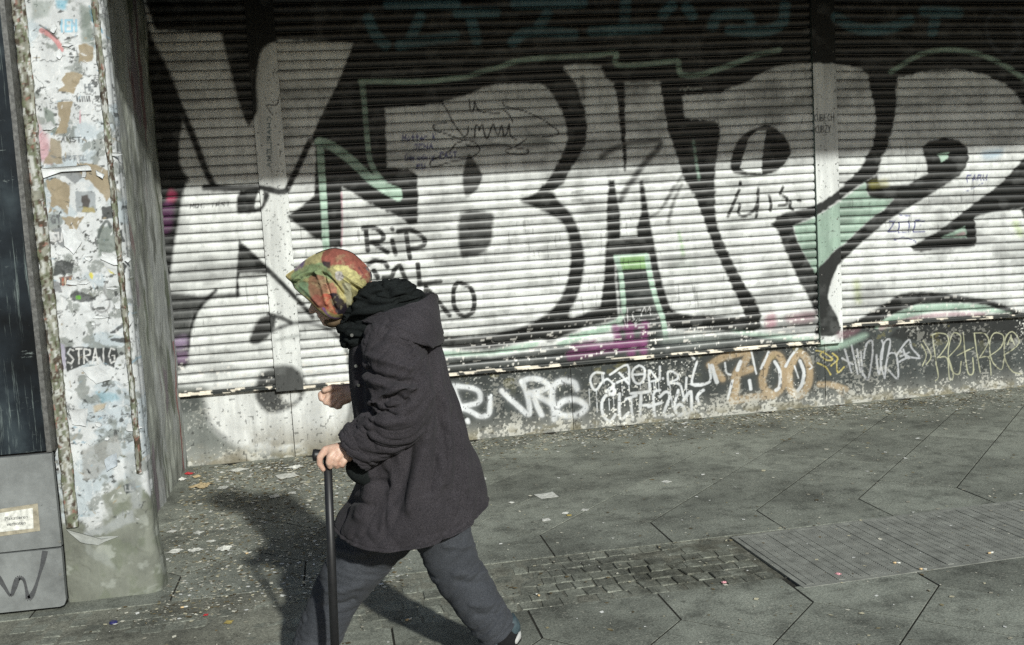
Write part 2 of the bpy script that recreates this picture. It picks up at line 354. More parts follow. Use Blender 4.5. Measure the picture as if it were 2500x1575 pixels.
# --- dark grounds behind the letters
P.poly([(330, 0), (372, 90), (400, 150), (432, 215), (447, 300), (440, 330), (440, 400), (462, 440), (449, 464), (426, 602), (408, 699), (360, 699), (320, 300)], K, 6)
P.poly([(415, 462), (430, 470), (428, 490), (408, 492)], lin((170, 60, 95)), 7, 0.8); P.poly([(398, 500), (424, 500), (418, 560), (392, 570)], lin((105, 60, 100)), 8, 0.7)
P.line([(392, 150), (430, 240), (470, 330), (500, 410), (522, 455)], 17, K, 5)
P.poly([(540, 80), (544, 99), (554, 142), (570, 204), (590, 274), (603, 303), (612, 305), (622, 285), (629, 264), (626, 198), (636, 132), (655, 108), (678, 97), (678, 40), (540, 40)], K, 5)
P.line([(500, 458), (570, 460), (636, 459), (692, 468), (712, 440), (757, 345)], 15, K, 4)
top = [(330, -80), (2700, -80), (2700, 330), (2500, 258), (2477, 227), (2451, 205), (2398, 182), (2345, 170), (2293, 171), (2253, 174), (2214, 187), (2193, 190), (2187, 219), (2189, 248), (2185, 279), (2179, 311), (2171, 337), (2164, 364), (2150, 385), (2145, 411), (2140, 427), (2113, 443), (2102, 450), (2042, 494), (2016, 513), (1983, 531), (1950, 544), (1898, 560), (1883, 546), (1898, 529), (1927, 516), (1980, 506), (1997, 498), (2037, 474), (2063, 448), (2090, 422), (2108, 395), (2119, 374), (2129, 358), (2135, 324), (2137, 285), (2132, 248), (2124, 219), (2119, 187), (2103, 169), (2040, 156), (1975, 154), (1927, 157), (1896, 163), (1864, 176), (1822, 200), (1774, 219), (1756, 227), (1664, 234), (1669, 271), (1672, 290), (1743, 294), (1755, 303), (1756, 337), (1751, 364), (1747, 403), (1745, 443), (1745, 513), (1751, 549), (1766, 592), (1782, 628), (1806, 674), (1825, 707), (1842, 730), (1852, 753), (1858, 770), (1850, 800), (1819, 772), (1806, 740), (1786, 701), (1763, 648), (1746, 615), (1730, 572), (1713, 523), (1697, 483), (1677, 450), (1666, 432), (1661, 406), (1650, 377), (1643, 350), (1632, 324), (1624, 285), (1616, 232), (1611, 200), (1524, 201), (1525, 258), (1527, 337), (1529, 390), (1527, 420), (1523, 420), (1519, 364), (1513, 311), (1508, 258), (1505, 232), (1497, 205), (1476, 187), (1466, 163), (1377, 163), (1395, 190), (1417, 219), (1427, 258), (1433, 311), (1430, 350), (1411, 385), (1390, 416), (1375, 450), (1345, 468), (1282, 493), (1296, 480), (1319, 459), (1340, 437), (1361, 398), (1375, 372), (1384, 345), (1385, 324), (1379, 298), (1371, 269), (1356, 245), (1340, 219), (1314, 205), (1285, 204), (1232, 205), (1201, 208), (1166, 221), (1135, 234), (1082, 250), (1035, 258), (940, 266), (945, 408), (998, 414), (1019, 427), (1021, 509), (1018, 545), (1000, 548), (970, 528), (906, 499), (850, 465), (834, 455), (834, 605), (797, 605), (790, 590), (760, 570), (730, 548), (703, 527), (730, 510), (768, 478), (771, 355), (757, 343), (781, 290), (821, 211), (863, 104), (678, 97), (540, 80), (380, 75)]
P.poly(top, K, 3.5, sm=False, wob=2)
P.poly([(1377, 163), (1466, 163), (1440, 200), (1425, 260), (1405, 200)], WH, 5)
P.line([(1422, 190), (1424, 240)], 12, K, 6, 0.6)
# --- lower lobe ring of the big B and its foot
P.poly([(1269, 491), (1312, 509), (1351, 529), (1378, 552), (1391, 598), (1392, 635), (1387, 671), (1378, 707), (1354, 747), (1312, 780), (1256, 803), (1196, 816), (1130, 821), (1070, 820), (980, 812), (980, 845), (1074, 849), (1147, 854), (1213, 849), (1279, 836), (1321, 829), (1345, 836), (1378, 819), (1450, 793), (1502, 780), (1507, 768), (1464, 750), (1400, 775), (1391, 762), (1407, 730), (1417, 700), (1425, 664), (1427, 635), (1422, 595), (1410, 555), (1394, 522), (1364, 490), (1345, 468), (1300, 475)], K, 5)
P.poly(rC((1120, 1050), (1170, 1110), (1240, 1240), (1220, 1330), (1170, 1400), (1090, 1440), (1060, 1300), (1070, 1180), (1100, 1080)), K, 4, 0.92)
P.poly(rF((830, 220), (1060, 210), (1070, 300), (1065, 400), (1030, 480), (960, 530), (900, 535), (830, 520)), K, 6, 0.93)
# --- A: legs, crossbar
P.poly([(1486, 440), (1481, 499), (1481, 582), (1478, 608), (1474, 681), (1468, 730), (1464, 752), (1440, 775), (1450, 793), (1502, 780), (1507, 770), (1506, 730), (1502, 681), (1501, 622), (1583, 621), (1591, 664), (1601, 714), (1614, 757), (1627, 796), (1647, 806), (1763, 808), (1829, 815), (1860, 800), (1850, 770), (1819, 772), (1779, 773), (1697, 770), (1651, 763), (1637, 753), (1631, 737), (1618, 697), (1606, 648), (1598, 598), (1588, 549), (1580, 499), (1570, 440), (1560, 440), (1562, 483), (1565, 516), (1553, 559), (1555, 577), (1515, 580), (1514, 523), (1506, 483), (1499, 440)], K, 4, sm=False)
P.poly([(1506, 640), (1580, 636), (1592, 690), (1612, 770), (1626, 840), (1500, 860), (1515, 780)], DG * 0.75, 5)
P.poly(rG((340, 530), (535, 525), (540, 625), (345, 632)), GRN, 3, 0.95, sm=False)
for L in ([(1503, 628), (1514, 664), (1520, 720), (1520, 768), (1490, 795), (1440, 812), (1395, 822)], [(1578, 624), (1588, 681), (1604, 740), (1618, 780), (1626, 830)]): P.line(L, 12, MINT, 2.5)
P.line([(1503, 625), (1578, 621)], 6, MINT, 2)
P.line(rD((260, 1070), (370, 1000), (500, 950), (640, 935), (790, 930), (780, 1000), (700, 1080), (620, 1180), (560, 1270), (500, 1350), (430, 1480)), 15, K, 6, 0.85)
P.line(rG((740, 10), (650, 180), (570, 240)), 7, K, 4, 0.6); P.line(rG((800, 0), (740, 130), (700, 280)), 9, K, 5, 0.7); P.line(rD((1000, 1250), (920, 1390), (850, 1500)), 8, K, 5, 0.6)
P.line(rG((780, 360), (800, 450), (810, 520)), 8, GRN, 5, 0.6); P.poly(rG((750, 540), (900, 560), (880, 650), (720, 640)), lin((120, 135, 120)), 14, 0.35)
P.line(rF((1660, 60), (1740, 40)), 6, K, 4, 0.5); P.line(rF((1660, 120), (1730, 110)), 8, K, 4, 0.5)
P.line([(1692, 345), (1700, 400), (1706, 437)], 7, lin((140, 165, 150)), 3, 0.9)
# --- R: eye, leg, foot
P.poly(rD((1450, 1150), (1490, 980), (1560, 880), (1700, 800), (1800, 780), (1920, 850), (1990, 950), (2010, 1030), (1980, 1100), (1900, 1190), (1780, 1240), (1620, 1250), (1500, 1230), (1460, 1190)), K, 3)
P.poly(rD((1540, 1180), (1570, 1060), (1620, 900), (1700, 830), (1780, 830), (1765, 950), (1745, 1100), (1740, 1225), (1600, 1215)), WH, 2.5, sm=False)
P.poly([(1883, 546), (1895, 559), (1908, 592), (1927, 635), (1947, 681), (1967, 714), (1980, 743), (1995, 765), (1995, 670), (1980, 648), (1960, 615), (1944, 582), (1937, 552), (1950, 540)], K, 4)
P.poly([(1850, 800), (1920, 770), (1990, 760), (1995, 800), (1920, 812)], K, 12, 0.65)
P.poly([(1870, 770), (1890, 765), (1892, 795), (1870, 800)], PNK, 8, 0.7); P.poly([(1920, 770), (1985, 760), (1980, 785), (1930, 788)], PNK, 10, 0.4)
P.poly([(1785, 809), (1850, 812), (1995, 826), (1995, 842), (1880, 832)], MINT, 6, 0.85)
P.poly(rD((1350, 690), (1900, 600), (2180, 430), (2180, 560), (1700, 690), (1300, 760)), lin((120, 125, 120)), 14, 0.45)
# --- green ground and the 2
P.poly([(2113, 443), (2060, 485), (2016, 515), (1983, 533), (1937, 552), (1944, 582), (1960, 615), (1980, 650), (1990, 669), (2016, 638), (2042, 608), (2065, 592), (2098, 559), (2128, 532), (2161, 509), (2181, 485), (2118, 476), (2115, 457)], MINT * 0.8, 3, sm=False)
P.poly([(2113, 443), (2115, 466), (2124, 482), (2150, 486), (2181, 486), (2161, 509), (2128, 532), (2098, 559), (2065, 592), (2042, 608), (2016, 638), (1991, 669), (2020, 690), (2046, 648), (2078, 615), (2108, 588), (2135, 565), (2164, 539), (2214, 509), (2263, 480), (2306, 453), (2340, 430), (2356, 411), (2365, 385), (2361, 361), (2340, 343), (2306, 336), (2266, 345), (2252, 358), (2251, 366), (2261, 398), (2264, 424), (2235, 440), (2214, 451), (2148, 453), (2140, 427)], K, 3, sm=False)
P.poly(rE((1285, 1050), (1390, 1035), (1380, 1080), (1320, 1125)), MINT, 2, sm=False)
P.poly([(1990, 668), (2016, 638), (2044, 610), (2044, 650), (2032, 681), (2022, 720), (2029, 747), (2045, 775), (2049, 815), (1990, 818), (1999, 773), (1990, 740)], K, 3)
P.poly([(2600, 320), (2500, 385), (2472, 416), (2438, 451), (2395, 483), (2345, 522), (2293, 562), (2247, 588), (2222, 602), (2227, 611), (2247, 615), (2296, 608), (2378, 603), (2383, 595), (2382, 559), (2378, 532), (2392, 526), (2421, 518), (2500, 509), (2600, 505)], K, 3, sm=False)
P.poly([(2298, 580), (2355, 552), (2359, 580)], MINT, 2.5, sm=False); P.poly([(2330, 575), (2350, 566), (2356, 574)], PNK, 4, 0.7)
P.poly([(2492, 512), (2500, 530), (2520, 560), (2520, 505)], K, 3)
P.line([(2130, 452), (2160, 446)], 18, lin((170, 165, 70)), 8, 0.6); P.poly(rE((1700, 1020), (1880, 1000), (1850, 1080), (1720, 1100)), lin((130, 165, 190)), 10, 0.6)
P.line([(2090, 690), (2095, 735)], 16, lin((165, 180, 80)), 9, 0.5); P.line([(2478, 545), (2490, 570)], 16, lin((165, 190, 90)), 9, 0.5)
# arc below the 2
P.poly([(2060, 800), (2115, 768), (2161, 740), (2200, 717), (2247, 712), (2312, 717), (2378, 727), (2428, 737), (2477, 756), (2520, 775), (2520, 790), (2428, 753), (2378, 743), (2312, 740), (2247, 743), (2214, 753), (2164, 776), (2135, 800)], K, 4)
P.poly([(2135, 800), (2164, 776), (2214, 753), (2247, 743), (2312, 740), (2378, 743), (2428, 753), (2470, 768), (2400, 760), (2300, 758), (2220, 775), (2170, 800)], MINT, 4); P.line([(2150, 800), (2220, 780), (2300, 768), (2400, 768)], 10, PNK, 5, 0.6)
P.poly([(2200, 800), (2300, 776), (2420, 770), (2530, 790), (2530, 830), (2200, 830)], K, 5, 0.9)
# --- green outlines
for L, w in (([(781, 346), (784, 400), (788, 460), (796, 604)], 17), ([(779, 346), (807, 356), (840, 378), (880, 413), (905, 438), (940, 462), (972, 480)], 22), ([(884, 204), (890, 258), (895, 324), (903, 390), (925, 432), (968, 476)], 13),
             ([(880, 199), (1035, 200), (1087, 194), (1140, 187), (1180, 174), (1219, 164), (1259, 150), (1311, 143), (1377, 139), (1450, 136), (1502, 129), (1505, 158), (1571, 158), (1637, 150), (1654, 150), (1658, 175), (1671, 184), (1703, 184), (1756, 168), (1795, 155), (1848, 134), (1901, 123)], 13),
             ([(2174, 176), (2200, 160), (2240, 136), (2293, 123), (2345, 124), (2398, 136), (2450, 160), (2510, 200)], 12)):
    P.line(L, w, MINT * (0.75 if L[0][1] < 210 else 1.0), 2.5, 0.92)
P.poly([(905, 425), (945, 448), (980, 462), (972, 488), (935, 468)], MINT, 2.5)
P.line([(834, 470), (836, 540), (834, 600)], 3, PNK, 3, 0.8)
P.poly([(1077, 856), (1171, 859), (1262, 842), (1311, 833), (1300, 850), (1200, 868), (1077, 870), (1000, 862)], MINT, 4, 0.9); P.poly([(1359, 838), (1414, 813), (1505, 786), (1520, 800), (1440, 822), (1380, 845)], MINT, 4, 0.9)
# dark lower slats under the letters, magenta tag
P.poly([(980, 872), (1200, 872), (1360, 846), (1500, 838), (1780, 815), (1995, 838), (1995, 850), (1700, 890), (1090, 950), (980, 950)], DG * 0.8, 6, 0.95, sm=False)
P.poly(rG((660, 1090), (900, 1110), (1150, 1120), (1180, 1160), (700, 1200)), lin((150, 158, 154)), 14, 0.7)
for pts, w in (([(1395, 868), (1430, 860), (1480, 848), (1560, 840)], 26), ([(1400, 845), (1450, 835)], 12), ([(1500, 800), (1515, 850)], 18), ([(1535, 795), (1540, 862)], 20), ([(1575, 790), (1570, 858)], 17), ([(1505, 800), (1560, 798)], 10)): P.line(pts, w, MAG, 6, 0.85)
for L in ([(1515, 755), (1530, 800)], [(1531, 753), (1532, 800)], [(1563, 757), (1545, 762), (1547, 780), (1560, 780)], [(1565, 770), (1572, 751), (1578, 764), (1585, 750), (1588, 768)], [(1555, 780), (1550, 790), (1565, 782), (1600, 778), (1608, 772)], [(1520, 800), (1536, 800)], [(1550, 795), (1565, 800), (1588, 790)]): P.line(L, 2.2, lin((225, 225, 225)), 1, 0.9)
P.line(rD((985, 450), (1010, 440), (1030, 460), (1060, 435), (1100, 455), (1150, 440), (1185, 450)), 3, lin((190, 195, 190)), 1.2, 0.8)
# --- left bay shapes
P.poly(rB((450, 35), (430, 145), (470, 155), (545, 145), (580, 110), (595, 40)), K, 4); P.poly(rB((545, 40), (525, 120), (560, 112), (572, 40)), WH, 3)
P.poly(rB((440, 315), (460, 318), (590, 440), (600, 470), (448, 475), (445, 580), (425, 580)), K, 3.5); P.line(rB((455, 325), (600, 458), (750, 610), (830, 700)), 12, K, 4)
P.poly(rB((20, 600), (250, 592), (430, 575), (425, 597), (300, 605), (250, 640), (200, 700), (178, 780), (172, 880), (160, 970), (20, 970)), K, 6, 0.9)
P.line(rB((320, 562), (260, 620), (210, 690), (180, 790), (170, 880)), 9, K, 4)
P.poly(rB((100, 820), (160, 800), (165, 860), (100, 870)), lin((160, 140, 170)), 10, 0.8); P.poly(rB((110, 900), (165, 890), (160, 940), (115, 945)), lin((180, 150, 185)), 9, 0.8)
P.poly(rB((495, 830), (520, 760), (550, 710), (600, 690), (640, 700), (620, 780), (570, 830), (530, 850)), K, 5, 0.95); P.line(rB((600, 690), (660, 705), (715, 732)), 11, K, 4, 0.9)
P.line(rB((620, 775), (720, 737), (800, 735), (880, 750), (960, 800), (1010, 880), (1025, 960)), 10, K, 5, 0.8); P.line(rB((640, 825), (760, 800)), 8, lin((140, 145, 142)), 6, 0.6)
P.poly(rB((700, 170), (760, 130), (860, 70), (870, 290), (790, 240), (730, 200)), K, 5)
# --- small writing
for L in ([(870, 580), (920, 650), (950, 720), (1000, 800), (1060, 880)], [(1110, 790), (1105, 860), (1070, 890)], [(1170, 890), (1180, 790), (1210, 800), (1215, 830), (1240, 770), (1260, 860), (1290, 900), (1340, 770), (1360, 830), (1390, 870), (1420, 780), (1440, 880), (1470, 850), (1490, 770), (1500, 870), (1560, 920)],
          [(910, 760), (790, 780), (810, 830), (900, 860), (1050, 915), (1150, 930), (1215, 990), (1200, 1040), (1130, 1080)], [(1080, 920), (1000, 950), (950, 1010), (850, 1070), (770, 1110), (760, 1160), (830, 1160), (950, 1120), (1100, 1090)],
          [(1090, 960), (1150, 975), (1400, 960), (1540, 990), (1660, 1010), (1640, 1050), (1480, 1040), (1460, 1010), (1540, 985), (1650, 910)], [(1120, 550), (1130, 640), (1160, 640), (1170, 560), (1190, 620), (1250, 660), (1400, 670)],
          [(1430, 560), (1440, 600), (1500, 620), (1600, 640), (1700, 680), (1800, 730), (1900, 800), (1945, 840), (1930, 870), (1800, 890)], [(1440, 640), (1500, 700), (1520, 750)]): P.line(rC(*L), 3.6, INK, 1.2, 0.95)
P.poly(rC((1640, 960), (1700, 880), (1880, 900), (1900, 960)), lin((110, 120, 112)), 12, 0.4); P.line(rC((1640, 830), (1760, 900), (1900, 960), (1990, 1040)), 5, lin((110, 112, 112)), 4, 0.5)
write(P, 'Motter K.', 983, 345, 14, 10.5, 2.6, BLU); write(P, 'JENA', 1010, 366, 12, 12.5, 2.8, BLU); write(P, 'Germany EAST.', 988, 391, 13, 10.8, 2.8, BLU); write(P, 'EU.', 1018, 413, 12, 11.5, 2.8, BLU)
write(P, 'MDC TEST', 465, 509, 11, 12.5, 2, INK); write(P, 'KUBECH', 1987, 297, 17, 8.5, 2, INK); write(P, 'KUBZY', 1990, 325, 17, 8, 2, INK); write(P, 'FABU', 2360, 444, 15, 13, 2.2, BLU)
write(P, 'CHARLEMA', 652, 285, 10, 16, 2, lin((70, 100, 110)), vert=True)
P.line(rA((1170, 850), (1125, 780), (1200, 775), (1220, 700)), 2.5, INK, 1, 0.9)
RIP = 11.5
for L in ([(130, 325), (145, 490)], [(110, 325), (190, 322), (255, 370), (250, 415), (165, 430)], [(185, 432), (290, 505)], [(323, 328), (328, 336)], [(325, 412), (350, 515)], [(430, 370), (455, 545)], [(370, 350), (460, 335), (550, 390), (568, 430), (540, 462), (450, 482)],
          [(290, 612), (270, 582), (200, 566), (150, 592)], [(190, 640), (220, 690)], [(262, 692), (320, 686), (340, 640), (380, 602), (405, 660), (440, 730)], [(515, 590), (530, 742)], [(522, 738), (610, 728), (682, 720)], [(580, 770), (660, 860), (750, 970)], [(575, 760), (560, 930)],
          [(812, 728), (785, 765), (778, 840), (792, 920), (850, 976), (920, 945), (932, 840), (900, 765), (830, 730)]): P.line(rF(*L), RIP, K, 2.2, 0.97)
for L in ([(1225, 40), (1180, 150), (1140, 240)], [(1232, 0), (1236, 4)], [(1230, 150), (1220, 215), (1260, 235), (1330, 200), (1352, 150)], [(1365, 30), (1362, 150), (1350, 245)], [(1445, 85), (1460, 150), (1455, 195)], [(1548, 20), (1530, 75)], [(1550, 85), (1580, 110), (1572, 150), (1520, 158)], [(1605, 130), (1600, 165), (1622, 188)], [(1662, 120), (1678, 122)]): P.line(rG(*L), 7.5, K, 2, 0.95)
P.line(rD((1540, 1310), (1542, 1325)), 8, K, 2)
for L in ([(670, 275), (712, 270), (660, 352), (722, 350)], [(742, 280), (735, 360), (812, 360), (815, 275), (742, 280)], [(930, 275), (862, 268), (845, 352), (930, 350)], [(855, 312), (900, 306)], [(750, 230), (820, 232)], [(710, 412), (770, 395), (840, 410), (862, 426)]): P.line(rH(*L), 2.8, BLU, 1, 0.95, sm=False)
P.line(rE((1520, 1400), (1620, 1360), (1700, 1315)), 2, BLU, 1, 0.7)
for L in ([(210, 15), (440, 15)], [(140, 65), (165, 120), (200, 155)], [(250, 155), (440, 125)], [(290, 125), (320, 60)], [(450, 45), (580, 45)], [(490, 45), (515, 140)], [(650, 15), (880, 10)], [(760, 50), (730, 90)], [(640, 145), (700, 110), (850, 120)], [(1030, 0), (1025, 90)], [(915, 110), (1140, 97)], [(1160, 50), (1190, 20)], [(1240, 25), (1260, 55)],
          [(1330, 90), (1350, 55), (1440, 50), (1460, 75)], [(1390, 105), (1500, 110), (1570, 80), (1580, 20)], [(1760, 60), (1830, 100), (1930, 100), (2010, 70)], [(2060, 40), (2180, 45)], [(2100, 70), (2090, 110)]): P.line(rT(*L), 26, TEAL, 5, 0.85)
P.line(rT((2300, 40), (2275, 90), (2300, 160), (2350, 190), (2390, 140), (2370, 70), (2310, 40)), 9, lin((75, 80, 85)), 3, 0.8)
# --- plinth: pale left end, ring, tags
P.poly([(400, 940), (620, 945), (735, 950), (900, 930), (900, 1100), (400, 1180)], lin((128, 132, 128)), 10, 1, sm=False)
P.poly([(504, 1000), (515, 940), (640, 925), (850, 920), (862, 985), (845, 1040), (800, 1085), (700, 1100), (600, 1098), (551, 1072), (520, 1045)], np.array([0.62, 0.63, 0.62]), 14)
P.line([(500, 990), (504, 1013), (523, 1045), (551, 1070)], 8, K, 8, 0.45); P.line([(858, 990), (845, 1040), (820, 1075)], 12, K, 9, 0.6)
P.poly([(425, 975), (480, 968), (485, 1000), (430, 1010)], DG, 8, 0.7)
ring = rB((540, 1030), (570, 990), (640, 960), (720, 960), (770, 1000), (795, 1060), (785, 1110), (740, 1170), (670, 1200), (600, 1210), (550, 1170), (525, 1110))
P.poly(ring, K, 8, 0.93); P.poly(rB((670, 1112), (755, 1105), (740, 1150), (690, 1150)), np.array([0.6, 0.61, 0.6]), 7, 0.9)
PW_ = np.array([0.62, 0.64, 0.66])
def halo(L, w, c, so=3): P.line(L, w + 5, c, so + 6, 0.22); P.line(L, w, c, so, 0.98)
for L in ([(190, 535), (300, 545), (380, 570), (405, 620), (380, 672), (240, 705)], [(240, 705), (330, 742), (400, 780), (470, 765), (482, 700), (480, 632)], [(190, 540), (220, 640), (250, 720)]): halo(rJ(*L), 11.5, PW_)
P.line(rJ((300, 812), (306, 826)), 11, PW_, 2.5); P.line(rJ((490, 608), (492, 614)), 5, PW_, 1)
for L in ([(575, 575), (700, 690), (790, 765), (800, 700), (780, 600), (740, 500)], [(740, 500), (800, 478), (880, 485), (955, 530), (900, 572), (800, 590)], [(825, 600), (860, 690), (900, 770)]): halo(rJ(*L), 12.5, PW_)
for L in ([(840, 600), (930, 650), (1020, 705)], [(1180, 560), (1160, 510), (1080, 492), (1000, 530), (980, 610), (1000, 720), (1000, 805)], [(1000, 720), (1080, 655), (1180, 648), (1255, 700), (1200, 762), (1080, 775), (1020, 742)]): halo(rJ(*L), 13.5, PW_, 4)
for L in ([(1400, 432), (1325, 430), (1290, 490), (1330, 570), (1400, 492), (1440, 486), (1480, 540), (1420, 582)], [(1450, 445), (1590, 367), (1600, 520)], [(1525, 430), (1600, 520)], [(1480, 520), (1540, 492), (1600, 470)], [(1680, 370), (1640, 400), (1630, 450), (1650, 505), (1690, 515), (1725, 470), (1725, 400), (1690, 368)], [(1640, 445), (1720, 440)],
          [(1770, 575), (1765, 410), (1840, 490), (1850, 380)], [(1780, 500), (1850, 482)], [(1875, 474), (1876, 478)], [(1920, 525), (1918, 420), (1990, 440), (1990, 480), (1920, 512), (2010, 522), (2040, 620)], [(2065, 470), (2060, 560)], [(2150, 340), (2110, 522), (2255, 500), (2242, 360)], [(2100, 285), (2130, 320)]): P.line(rJ(*L), 5.4, PW_, 1.5, 0.97)
for x, y0, y1 in ((1340, 570, 745), (1383, 440, 500), (1395, 440, 520), (1470, 540, 590), (1545, 540, 610), (1600, 520, 600), (1690, 515, 560), (1775, 520, 600), (1800, 500, 585), (1815, 500, 570), (1840, 500, 590), (1930, 520, 600), (1945, 620, 710), (1440, 640, 730), (1475, 600, 720), (2065, 560, 660), (1600, 430, 470), (1280, 560, 690), (1700, 610, 680)): P.line(rJ((x, y0), (x + 6, y1)), 2.2, PW_, 0.9, 0.9)
for L in ([(1480, 605), (1415, 612), (1382, 690), (1400, 780), (1450, 820), (1492, 765)], [(1430, 575), (1460, 550), (1490, 575), (1460, 600), (1430, 580)], [(1525, 600), (1530, 795), (1600, 752)], [(1580, 642), (1660, 612)], [(1615, 640), (1630, 805)], [(1620, 597), (1760, 582)], [(1700, 600), (1690, 800)], [(1690, 692), (1770, 690)], [(1850, 570), (1800, 602), (1810, 800)], [(1760, 702), (1862, 670)],
          [(1850, 622), (1900, 582), (1930, 622), (1880, 770), (1955, 768)], [(2000, 570), (1968, 700), (2000, 772), (2052, 732), (2012, 682), (1972, 722)], [(2040, 652), (2100, 582), (2105, 742)], [(2050, 762), (2155, 735)], [(2200, 570), (2150, 622), (2165, 682)]): P.line(rJ(*L), 7, PW_, 1.8, 0.95)
for L in ([(100, 425), (180, 375), (280, 345), (375, 335), (355, 400), (300, 470), (280, 520)], [(130, 440), (160, 490), (190, 525)], [(400, 455), (300, 500), (290, 600), (265, 690)], [(265, 690), (420, 662), (560, 650)], [(490, 500), (530, 375), (600, 352), (642, 430), (640, 560), (575, 640), (500, 600), (482, 520)], [(682, 470), (740, 345), (800, 365), (832, 460), (820, 570), (755, 650), (690, 600), (680, 500)]): halo(rK(*L), 17, TAN, 3)
P.line(rK((905, 568), (1000, 572), (1100, 602)), 14, TAN, 4, 0.85); P.line(rK((1040, 600), (1070, 640)), 10, TAN, 5, 0.5)
for L, w in (([(575, 400), (612, 470), (612, 580), (585, 610)], 8), ([(760, 395), (790, 480), (772, 570), (745, 612)], 8), ([(530, 332), (475, 450)], 6), ([(740, 305), (690, 370), (655, 435)], 6), ([(112, 430), (150, 550)], 10), ([(325, 400), (300, 462)], 9), ([(402, 320), (440, 490)], 4), ([(210, 410), (220, 480), (250, 496)], 4), ([(390, 540), (400, 602)], 8), ([(265, 540), (230, 672)], 6), ([(90, 420), (96, 550), (-40, 565)], 5), ([(50, 610), (10, 640), (15, 690)], 5), ([(830, 410), (850, 440), (830, 455)], 3), ([(720, 430), (750, 520)], 3)): P.line(rK(*L), w, PW_, 1.6, 0.95)
for L in ([(880, 320), (930, 330), (1000, 380), (960, 390), (910, 350), (940, 320)], [(890, 410), (950, 440), (985, 495)], [(1000, 340), (1040, 380), (990, 430)], [(1030, 400), (1040, 480), (1085, 440)]): P.line(rK(*L), 3.4, lin((205, 190, 110)), 1.2, 0.9)
for L in ([(1090, 310), (1140, 480)], [(1070, 375), (1150, 420)], [(1140, 280), (1185, 490)], [(1180, 310), (1205, 480)], [(1210, 330), (1220, 500)], [(1230, 375), (1250, 272), (1292, 252), (1290, 380), (1260, 530), (1222, 482)], [(1320, 350), (1342, 490), (1372, 300), (1362, 245)], [(1385, 522), (1352, 400), (1380, 262), (1425, 250), (1392, 430), (1385, 522)], [(1410, 342), (1468, 350), (1480, 522), (1410, 460)], [(1470, 352), (1558, 240), (1582, 300), (1642, 372), (1560, 370), (1490, 402)], [(1500, 362), (1562, 332)], [(1520, 310), (1542, 372)], [(1500, 322), (1572, 372)]): P.line(rK(*L), 4.4, SIL, 1.2, 0.95)
for L in ([(1650, 270), (1690, 350), (1660, 430)], [(1665, 245), (1725, 355), (1690, 420)], [(1730, 205), (1780, 190), (1840, 205), (1850, 260), (1800, 340), (1770, 372)], [(1735, 210), (1760, 400), (1777, 510), (1755, 540)], [(1780, 370), (1842, 376), (1860, 530), (1888, 500), (1852, 372)], [(1855, 362), (1930, 280), (1940, 210), (1890, 190), (1860, 260), (1850, 370), (1880, 470), (1930, 490), (1945, 400)],
          [(1960, 190), (1980, 400), (2000, 490), (2035, 480), (2030, 372)], [(1915, 356), (2035, 296)], [(2040, 190), (2060, 330), (2085, 480)], [(2045, 190), (2120, 196), (2145, 260), (2080, 372)], [(2085, 370), (2150, 372), (2165, 500)], [(2150, 362), (2240, 290), (2255, 210), (2190, 190), (2155, 260), (2170, 390), (2240, 460), (2260, 380)], [(2260, 352), (2350, 290), (2370, 240), (2320, 180), (2270, 230), (2265, 370), (2320, 470), (2392, 490)], [(2285, 275), (2310, 225), (2335, 275)], [(2310, 205), (2312, 250)]): P.line(rK(*L), 2.5, YEL, 0.9, 0.85)
P.poly(rK((900, 270), (1060, 255), (1200, 200), (1260, 210), (1100, 290), (950, 310)), MINT, 8, 0.75); P.poly(rK((1050, 180), (1200, 160), (1150, 205), (1050, 235)), PNK * 0.5, 8, 0.6)

# ================================================================== shop front
WALL_Y = 7.15                                             # face of the shutters
PIT = 0.0645
TOPZ = 3.21                                               # underside of the overhang
CAN_Y = 4.62                                              # street edge of the overhang
PZ = np.array([0.0, 0.0006, 0.008, 0.020, 0.034, 0.046, 0.0548, 0.0588, PIT])
PD = np.array([-0.0078, 0.000, 0.0052, 0.0084, 0.0090, 0.0070, 0.0026, -0.0078, -0.0078])
def mural_colour(X, Z, Y, base):
    Q = project(np.stack([X, np.full_like(X, Y), Z], -1))
    return MURAL.apply(Q, base), Q
def slat_rows(x0, x1, z0, slope, sag):
    jobs = []
    n = int((TOPZ + 0.06 - z0) / PIT)
    for k in range(n):
        zb = z0 + k * PIT
        step = 0.005 if zb < 2.5 else 0.011
        nc = max(2, int((x1 - x0) / step)); xs = np.linspace(x0, x1, nc)
        dz = slope * (xs - x0) + 0.0016 * np.sin(xs * 2.1 + k * 1.7) + 0.0009 * np.sin(xs * 7.3 + k)
        bulge = 0.004 * (fbm(xs * 1.3 + k * 0.21, np.full(nc, k * 0.37), 5, 3) - 0.5)
        Z = (zb + PZ[:, None] + dz[None, :]); X = np.repeat(xs[None, :], len(PZ), 0)
        Yv = WALL_Y - PD[:, None] - bulge[None, :] + sag
        jobs.append((X, Yv + 0 * X, Z, nc))
    return jobs
